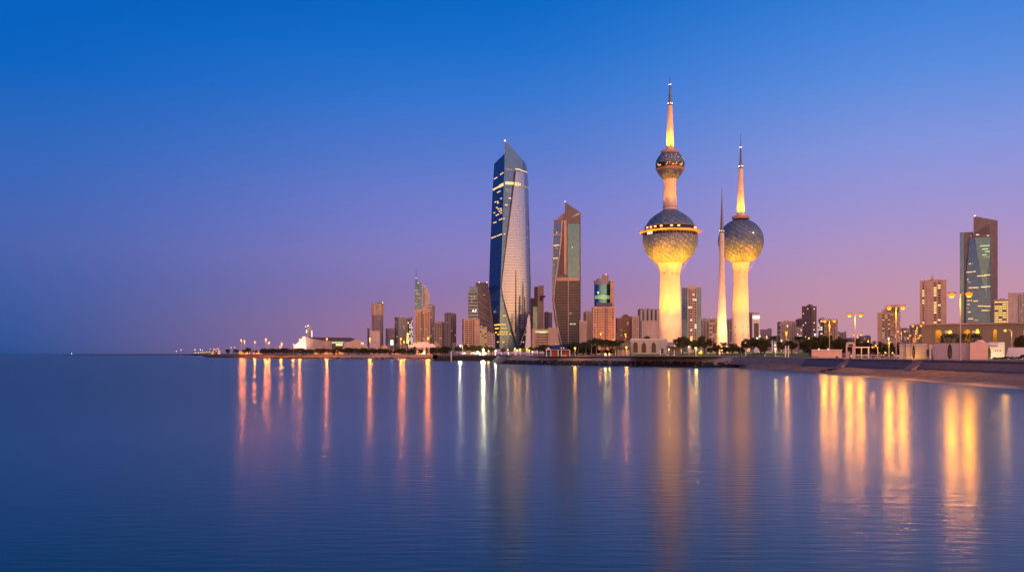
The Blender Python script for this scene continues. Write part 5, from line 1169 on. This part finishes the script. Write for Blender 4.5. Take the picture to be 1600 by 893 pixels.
# px, lamp row, foot row or None, distance, kind, lens material, lens half width (m), phrase
MID = emit('sodium_lamp_mid', (1,.38,.04), 4)
YELG = emit('park_globe', (1,.72,.20), 2.4)
WSM = emit('white_small_lamp', (1,.84,.55), 2.5)
L_ = [
 (1500.5,458,200,'twin',SODIUM,.72,'tallest twin headed orange lamp'),(1400,478.5,247,'twin',SODIUM,.66,'tall twin headed orange lamp'),(1336,490.5,293,'twin',SODIUM,.68,'tall twin headed orange lamp'),(1296,500,341,'twin',SODIUM,.62,'tall twin headed orange lamp'),
 (1340,521.5,520,'twin',MID,.6,'short twin headed yellow orange lamp'),(1408.5,516.5,500,'twin',MID,.6,'short twin headed orange lamp'),(1432.8,507.5,420,'twin',MID,.6,'medium twin headed orange lamp'),(1430,522.8,330,'twin',MID,.42,'low twin headed orange lamp'),(1427,526.8,320,'twin',MID,.36,'lowest twin headed orange lamp'),
 (1356.6,531.6,430,'single',MID,.32,'small single orange lamp'),(1363.4,541.4,330,'curve',MID,.34,'low curved yellow lamp'),(1368,538.4,420,'single',MID,.30,'small single orange lamp'),(1388.4,527.4,380,'single',WSM,.45,'white headed lamp'),(1389.4,533.4,360,'single',MID,.42,'orange lamp with a lit pole'),(1399.4,524.6,700,'single',WSM,.6,'tiny white lamp'),
 (1570.5,515.4,262,'curve',emit('amber_street', (1,.55,.10), 2.8),.42,'curved yellow street lamp before the olive arches'),
 (1228.6,517.8,600,'single',MID,1.0,'orange lamp above the palms'),(1230.4,507.8,900,'single',WSM,.8,'high white lamp on a roof mast'),(1221,530.4,560,'single',AMBER,.6,'small amber lamp among palms'),(1264,527.2,560,'single',AMBER,.6,'small amber lamp in the tree tops'),(1273,521,620,'single',WSM,.5,'tiny white lamp over the trees'),(1183,527,560,'single',WSM,.7,'pale lamp in the branches'),(1187,524,570,'single',WSM,.6,'pale lamp in the branches'),(1198,525,575,'single',AMBER,.5,'small amber lamp in the branches'),
 (1080.5,525,560,'single',MID,.75,'orange lamp between the trees'),(1087.2,543.8,450,'globe',YELG,.62,'round park globe lamp'),(1211.4,544.6,440,'globe',YELG,.45,'round park globe lamp'),(1211,538.8,560,'globe',YELG,.4,'higher faint globe lamp'),(1045,545.2,480,'globe',YELG,.38,'small globe lamp at the hall wing'),(1076.5,541.5,470,'globe',WSM,.4,'white globe lamp'),(1110,545,520,'globe',YELG,.45,'faint globe lamp behind bushes'),(1117,544.6,525,'globe',YELG,.35,'faint globe lamp behind bushes'),
 (977.2,521,1100,'single',SODFAR,1.1,'orange street lamp on a thin pole'),(938.6,520,1060,'single',SODFAR,1.1,'orange street lamp in the palm crowns'),(978.8,542.4,470,'globe',emit('amber_globe', (1,.52,.07), 2.6),.55,'amber globe lamp beside the shelter'),(946,553,466,'globe',YELG,.55,'low yellow ground lamp among palm trunks'),(952.2,552.4,467,'globe',YELG,.35,'smaller low yellow ground lamp among palm trunks'),(898.4,543.6,466,'globe',emit('amber_globe', (1,.52,.07), 2.6),.55,'amber globe lamp on a white post'),
 (755,545.2,741,'single',FLOODL,1.0,'=brightest white floodlight on a short mast behind the jetty tents'),(774.4,547,745,'single',WHITEL,.7,'white jetty lamp'),(763.6,547,760,'single',AMBER,.7,'amber jetty lamp'),(783.6,543.6,800,'single',MID,.7,'orange lamp in small tree'),(794.2,545.6,790,'single',WHITEL,.75,'white corniche lamp'),(804.6,543,800,'single',MID,.6,'orange corniche lamp'),(812.6,544.4,780,'single',emit('amber_street', (1,.55,.10), 2.8),1.0,'large amber corniche lamp'),(807.6,547.2,785,'globe',WSM,.8,'low white corniche lamp'),(823,544.6,760,'single',emit('amber_street', (1,.55,.10), 2.8),.75,'amber corniche lamp'),(832,549.2,755,'globe',WSM,.6,'low white corniche lamp'),(827,547,755,'globe',AMBER,.6,'low amber corniche lamp'),(839.6,545.2,745,'globe',AMBER,.5,'small amber corniche lamp'),(848.4,543.8,735,'globe',AMBER,.6,'small amber corniche lamp'),(868,537,560,'single',AMBER,.3,'tiny amber lamp over the roof'),
 (719,539.2,735,'curve',WHITEL,.85,'white curved street lamp'),
 (669,526.2,1020,'single',SODFAR,1.55,'brightest orange high mast lamp'),(626.4,527.4,1040,'single',SODFAR,.95,'orange high mast lamp'),(631,532.4,1060,'single',SODFAR,.7,'lower orange mast lamp'),(578,527.6,1030,'single',SODFAR,1.0,'orange high mast lamp'),(510.6,528,1030,'single',SODFAR,.95,'orange high mast lamp'),(468.4,529,1045,'single',SODFAR,.9,'orange high mast lamp'),(458.4,536.8,1050,'single',SODFAR,.5,'small orange mast lamp'),(440,535.8,1090,'single',SODFAR,.5,'small orange mast lamp'),(415.6,529,1130,'single',SODFAR,1.05,'orange high mast lamp'),(420.6,534,1140,'single',SODFAR,.7,'lower orange mast lamp'),(398.2,533.4,1170,'single',SODFAR,.8,'orange high mast lamp'),(377,530.2,1220,'single',SODFAR,.95,'orange high mast lamp'),(382.2,531.8,1225,'single',SODFAR,.85,'orange high mast lamp'),
 (361,542,1400,'single',AMBER,.9,'tiny amber lamp'),(366.6,541.6,1420,'single',AMBER,.9,'tiny amber lamp'),(334.2,545,1700,'globe',WHITEL,.6,'tiny white lamp'),(304.6,546,2350,'globe',WHITEL,1.0,'tiny white lamp'),(313,546,2150,'globe',WHITEL,.9,'tiny white lamp'),(316.4,547,2100,'globe',WHITEL,.6,'tiny white lamp'),(282.8,546.4,2900,'globe',WHITEL,1.0,'tiny white lamp'),(275.6,548.4,2950,'globe',emit('amber_street', (1,.55,.10), 2.8),1.3,'farthest tiny amber lamp'),(328.4,544.8,1880,'globe',AMBER,.8,'tiny amber lamp'),(430,544.6,1080,'globe',MID,.6,'low orange lamp in the trees'),(437.5,540.8,1085,'globe',MID,.4,'low orange lamp in the trees'),(553,548,1028,'globe',WSM,.4,'tiny low tree lamp'),
]
labs = locate([(l[0], l[6]) for l in L_]); protos = {}
for (px, y, D, kind, m, w, ph), lb in zip(L_, labs):
    g = lawn_z(0,D) if 985 < px < 1264 and 415 < D < 700 else GZ
    H = wz(y, D)-g
    key = (kind, m.name)
    lx = px+ (1.95/D*F if kind == 'curve' else 0)
    if key in protos and abs(protos[key][1]/H-1) < .02 and abs(protos[key][2]/w-1) < .05 and abs(protos[key][3]/D-1) < .15: t = copy_tree(protos[key][0])
    else: t = lamp_proto(kind, m, H-(.9*w if kind == 'globe' else 0), w, D); protos[key] = (t, H, w, D)
    t.location = (wx(lx, D), D, g); t['label'] = lb; t['group'] = {'twin':'twin headed street lamps','curve':'curved arm street lamps','single':'single street lamps','globe':'globe lamps'}[kind]
    if kind == 'twin': t.rotation_euler = (0,0,-math.atan2(wx(px,D),D))
# slim white bollards on the lawn
bl0 = None; items = [(1124.6,544.4,455),(1165.4,542.8,452),(1053.4,546.2,452),(1067,540.8,470),(1031.6,545,455),(1158.2,553.4,418),(1195,552.4,420)]
labs = locate([(i[0],'slim white marker post on the lawn') for i in items])
for (px, y, D), lb in zip(items, labs):
    g = lawn_z(0,D)-.02; H = wz(y,D)-g
    if bl0 is None:
        bl0 = thing('marker_post', lb, 'post', (0,0,0), 0, 'white marker posts on the lawn')
        q = MB(); q.lathe([(.22,0),(.22,1.9)], 8); q.build('shaft', WHITE, bl0); q = MB(); q.lathe([(.26,1.9),(.26,2.1),(.05,2.2)], 8); q.build('cap', GREYC, bl0); t = bl0
    else: t = copy_tree(bl0)
    t.location = (wx(px,D), D, g); t.scale = (1,1,H/2.2); t['label'] = lb
# ------------------------------------------------------------------ trees
BARK = matte('tree_bark', (.10,.075,.055), var=.3, scale=2)
PBARK = matte('palm_bark', (.22,.17,.13), var=.3, scale=3)
def leafmat(name, c):
    m, nt, b = newmat(name)
    tc = N(nt, 'ShaderNodeTexCoord'); n1 = N(nt, 'ShaderNodeTexNoise'); n1.inputs['Scale'].default_value = .9; n1.inputs['Detail'].default_value = 4
    nt.links.new(tc.outputs['Object'], n1.inputs['Vector'])
    nt.links.new(mixc(nt, mathn(nt,'MULTIPLY_ADD',n1.outputs[0],2.6,-.8,clamp=True), tuple(v*.5 for v in c), tuple(v*1.6 for v in c)), b.inputs['Base Color'])
    b.inputs['Roughness'].default_value = .7; b.inputs['Specular IOR Level'].default_value = .2
    return m
LEAF = leafmat('dark_leaves', (.035,.050,.018)); LEAF2 = leafmat('olive_leaves', (.065,.065,.022)); PLEAF = leafmat('palm_leaves', (.045,.055,.022))
def quad(mb, c, s, r):
    n = Vector((r.gauss(0,1), r.gauss(0,1), r.gauss(0,1)+.3)).normalized(); u = n.orthogonal().normalized(); w = n.cross(u); a = r.uniform(0,PI)
    u, w = u*math.cos(a)+w*math.sin(a), w*math.cos(a)-u*math.sin(a); c = Vector(c); k = s*r.uniform(.6,1.3)
    mb.add([tuple(c-u*k), tuple(c-w*k*.55), tuple(c+u*k), tuple(c+w*k*.55)], [(0,1,2,3)])
def tree_mesh(kind, seed):
    """unit tree: height 1, width about 1; returns trunk and crown meshes"""
    r = random.Random(seed); tr = MB(); cr = MB()
    if kind == 'palm':
        lean = r.uniform(-.06,.06); tr.path([(0,0,0),(lean*.4,0,.35),(lean,0,.74)], [.035,.026,.022], 8)
        for k in range(46):
            a = 2*PI*k/46*2.4+r.uniform(-.2,.2); up = r.uniform(-.35,1.1); L = r.uniform(.34,.46)
            pts = []
            for i in range(8):
                u = i/7; pts.append(Vector((lean+math.cos(a)*L*u*math.cos(up*.7), math.sin(a)*L*u*math.cos(up*.7), .74+L*(u*math.sin(up)*.9-u*u*.62)+.02)))
            for i in range(7):
                d = (pts[i+1]-pts[i]); n = Vector((-math.sin(a), math.cos(a), 0)); wd = .11*(1-abs(i/6-.35)*.9)
                for s in (-1,1):
                    for j in (0,.5):
                        p = pts[i]+d*j; tip = p+n*s*wd+d*.5-Vector((0,0,wd*.55)); e = d*.40
                        cr.add([tuple(p), tuple(p+e), tuple(tip)], [(0,1,2)])
        tr2 = None
    elif kind == 'cypress':
        tr.tube((0,0,0),(0,0,.2),.09,.07,7)
        for _ in range(1500):
            z = r.random()**.9; rad = .46*(math.sin(PI*min(1,z*.86+.14))**.6)*r.uniform(.55,1.0); a = r.uniform(0,2*PI)
            quad(cr, (rad*math.cos(a), rad*math.sin(a), .10+z*.88), .045, r)
    elif kind == 'hedge':
        for k in range(4): tr.tube((-.3+.2*k,0,0),(-.3+.2*k,0,.3),.03,.02,6)
        for _ in range(2600):
            x, y, z = r.uniform(-.5,.5), r.uniform(-.42,.42), r.random(); m = max(abs(x)/.5, abs(y)/.42, abs(z-.5)*2)
            if (abs(x)/.5)**5+(abs(z-.5)*2)**5+(abs(y)/.42)**5 > 1 or m < .6: continue
            quad(cr, (x+r.gauss(0,.008),y,.12+z*.88), .035, r)
    else:
        big = kind == 'acacia'; h0 = .34 if big else .18
        tr.path([(0,0,0),(.02,0,h0*.6),(0,.01,h0+.1)], [.05,.04,.03], 8)
        blobs = []
        nb = 20 if big else 16
        for k in range(nb):
            a = r.uniform(0,2*PI); rr = .40*math.sqrt(r.random()); zc = h0+.10+(1-h0-.22)*r.random()*(1-.55*(rr/.40)**2)+.02
            blobs.append((rr*math.cos(a), rr*math.sin(a), zc, r.uniform(.11,.19)))
        for (x,y,z,s) in blobs[:9]: tr.path([(0,.01,h0*.8),(x*.5,y*.5,(h0+z)/2),(x,y,z)], [.026,.018,.007], 5)
        for (x,y,z,s) in blobs:
            for _ in range(150):
                d = Vector((r.gauss(0,1),r.gauss(0,1),r.gauss(0,1))).normalized()*s*(r.random()**.35)*r.uniform(.8,1.15)
                quad(cr, (x+d.x,y+d.y,z+d.z*.8), .038, r)
    return tr, cr
TM = {}
def tree_proto(kind, v):
    if (kind, v) not in TM:
        tr, cr = tree_mesh(kind, 100+v*17+len(kind)*7)
        lm_ = PLEAF if kind == 'palm' else (LEAF2 if kind in ('acacia','olive') else LEAF)
        t = thing('x','x','tree',(0,0,0)); a = tr.build('trunk', PBARK if kind == 'palm' else BARK, t); b = cr.build('crown', lm_, t)
        TM[(kind,v)] = (a.data, b.data)
        for o in (a,b,t): bpy.data.objects.remove(o)
    return TM[(kind,v)]
NM = {'palm':'palm_tree','cypress':'cypress_tree','hedge':'clipped_tree','bush':'bushy_tree','acacia':'park_tree','shrub':'shrub','olive':'park_tree'}
T_ = []
def row(kind, D, yb, items, ph):
    for px, yt, w in items: T_.append((px, yt, w, kind, D+rng.uniform(-6,6), ph))
row('bush',1195,0,[(356,543,7),(369,543,9),(388,540,9),(382,544,7),(399,544,8)],'small dark bushy tree')
row('bush',1065,0,[(412,541.5,11),(421,542,10),(429,541,11),(437,542.5,10),(445,540.6,12),(453,542,10),(461,541.4,11),(470,540.8,12),(479,542.6,11),(488,543.2,11),(497,541.4,11),(506,541,12),(513,541.6,10),(521,543,9),(528.5,540.2,11),(537.5,542.4,10)],'dark bushy shore tree')
row('bush',1030,0,[(545,540,13),(553,540.6,12),(561,541.6,12),(569,540.2,13),(577,541.2,12),(585,541,12),(594,541.6,12),(602,541.2,12),(621,540.8,10),(629,541.2,10),(683,538.6,12),(691,537.4,13),(699,537.8,12)],'dark bushy shore tree')
row('cypress',1030,0,[(648,540.4,7),(666.5,541.6,5)],'dark conical tree')
row('bush',1000,0,[(676,539.6,11),(643,542,9),(657.5,543.2,9),(708,541,10)],'orange lit bushy tree')
row('acacia',780,0,[(716,537.6,14),(727,536,15),(738,536.6,15),(749,537.4,14),(760,538.6,13),(768,539.6,12),(786,541,10),(798,541.4,10),(818,541.6,11),(829,540,12)],'green jetty tree')
row('acacia',660,0,[(842,537.6,17),(851,535.6,19),(861,537.2,16)],'dark rounded clump tree')
row('bush',520,0,[(869,536.5,15),(880,533,17),(889,531,17),(898,528.4,19),(908,529.6,18),(917,531.6,16),(926,534.6,14)],'tall dark grove tree')
row('palm',486,0,[(916,530,22),(924,526,24),(931.5,523.6,27),(939,527,25),(944,525,26),(951.5,528,25),(958,526.6,26),(963.5,530,22),(903,533,18)],'pale trunked date palm')
row('bush',640,0,[(1010.5,519.4,15),(1035.5,520,16)],'round dark tree over a roof')
row('palm',640,0,[(971,527.6,14)],'small palm over the shelter')
row('olive',610,0,[(1048,518.8,10)],'thin leafed pale tree')
row('acacia',472,0,[(1066.5,521.4,23),(1101,522.6,27),(1085,528.6,18),(1166.5,525.6,17),(1176.5,525,19),(1189,524,21),(1147,534.4,14),(1119.5,533.6,13)],'dark leafy park tree')
row('palm',520,0,[(1130.5,531,18),(1209,519.4,24),(1231,528.4,20),(1218,531,18),(1247.6,519.6,26),(1143,534,14),(1056,525,14)],'palm on the lawn')
row('olive',432,0,[(1194.6,525.6,20)],'many stemmed bare trunked tree')
row('shrub',500,0,[(1121,540,14),(1133,539,16),(1145,540,15),(1155,538.6,15),(1110,540,12),(1161,541.5,12)],'low dark shrub')
row('acacia',520,0,[(1222,533.6,16),(1237,532,18),(1258,528,18),(1268,524,20),(1278,520.6,22),(1289,519.6,23),(1300,521.4,22)],'dark spreading tree')
row('acacia',425,0,[(1312,523,23),(1323,525.4,21),(1344,526.6,20),(1333,528.6,17)],'dark spreading tree')
row('olive',410,0,[(1356,529.6,19),(1368,531.6,18),(1379,530.4,20),(1391,533,18),(1404,533.6,18),(1415,535.4,16),(1350,533,14)],'yellow green lamplit tree')
row('hedge',262,0,[(1484.4,520.6,27),(1516.6,520.4,30)],'clipped box shaped tree')
row('cypress',222,0,[(1427.6,538.4,4.6),(1484,536.8,7.4)],'narrow dark columnar tree')
row('cypress',219,0,[(1545.6,541.6,5.4)],'narrow dark pointed tree')
row('acacia',250,0,[(1597,518.6,22)],'dark round tree')
row('shrub',210,0,[(1556,556.4,9),(1564.5,556.6,10),(1573,555,8),(1580,555.4,7),(1592.5,556,10),(1600,551,12),(1586,557,6)],'low round shrub')
row('bush',535,0,[(873+9.5*k, 541+rng.uniform(-2,3), 15) for k in range(10)],'dark undergrowth bush')
row('bush',560,0,[(1255+10*k, 538+rng.uniform(-3,3), 17) for k in range(8)],'dark undergrowth bush')
row('bush',470,0,[(1338+9*k, 541+rng.uniform(-3,3), 16) for k in range(7)],'dark undergrowth bush')
row('bush',1090,0,[(410+7.5*k, 544.5+rng.uniform(-1,1), 10) for k in range(23)],'low belt bush')
row('bush',1060,0,[(584+8*k, 544.5+rng.uniform(-1.5,1), 11) for k in range(15)],'low belt bush')
labs = locate([(t[0], t[5]) for t in T_])
for i, ((px, yt, w, kind, D, ph), lb) in enumerate(zip(T_, labs)):
    g = lawn_z(0,D)-.05 if 985 < px < 1264 and 415 < D < 700 else GZ
    if kind == 'shrub' and D < 300: g = GZ
    a, b = tree_proto('bush' if kind == 'shrub' else ('acacia' if kind == 'olive' and False else kind), i % 3)
    t = thing(NM[kind], lb, 'shrub' if kind == 'shrub' else 'tree', (wx(px,D), D, g), rng.uniform(0,6.28) if kind != 'hedge' else -.3, ph)
    del t['group']; t['group'] = ph+('es' if ph.endswith('sh') else 's') if not ph.endswith('s') else ph
    H = max(wz(yt,D)-g, .8); Wd = w*D/F
    for nme, me in (('trunk',a),('crown',b)): link(nme, me, t)
    t.scale = (Wd*1.05, Wd*1.05, H)
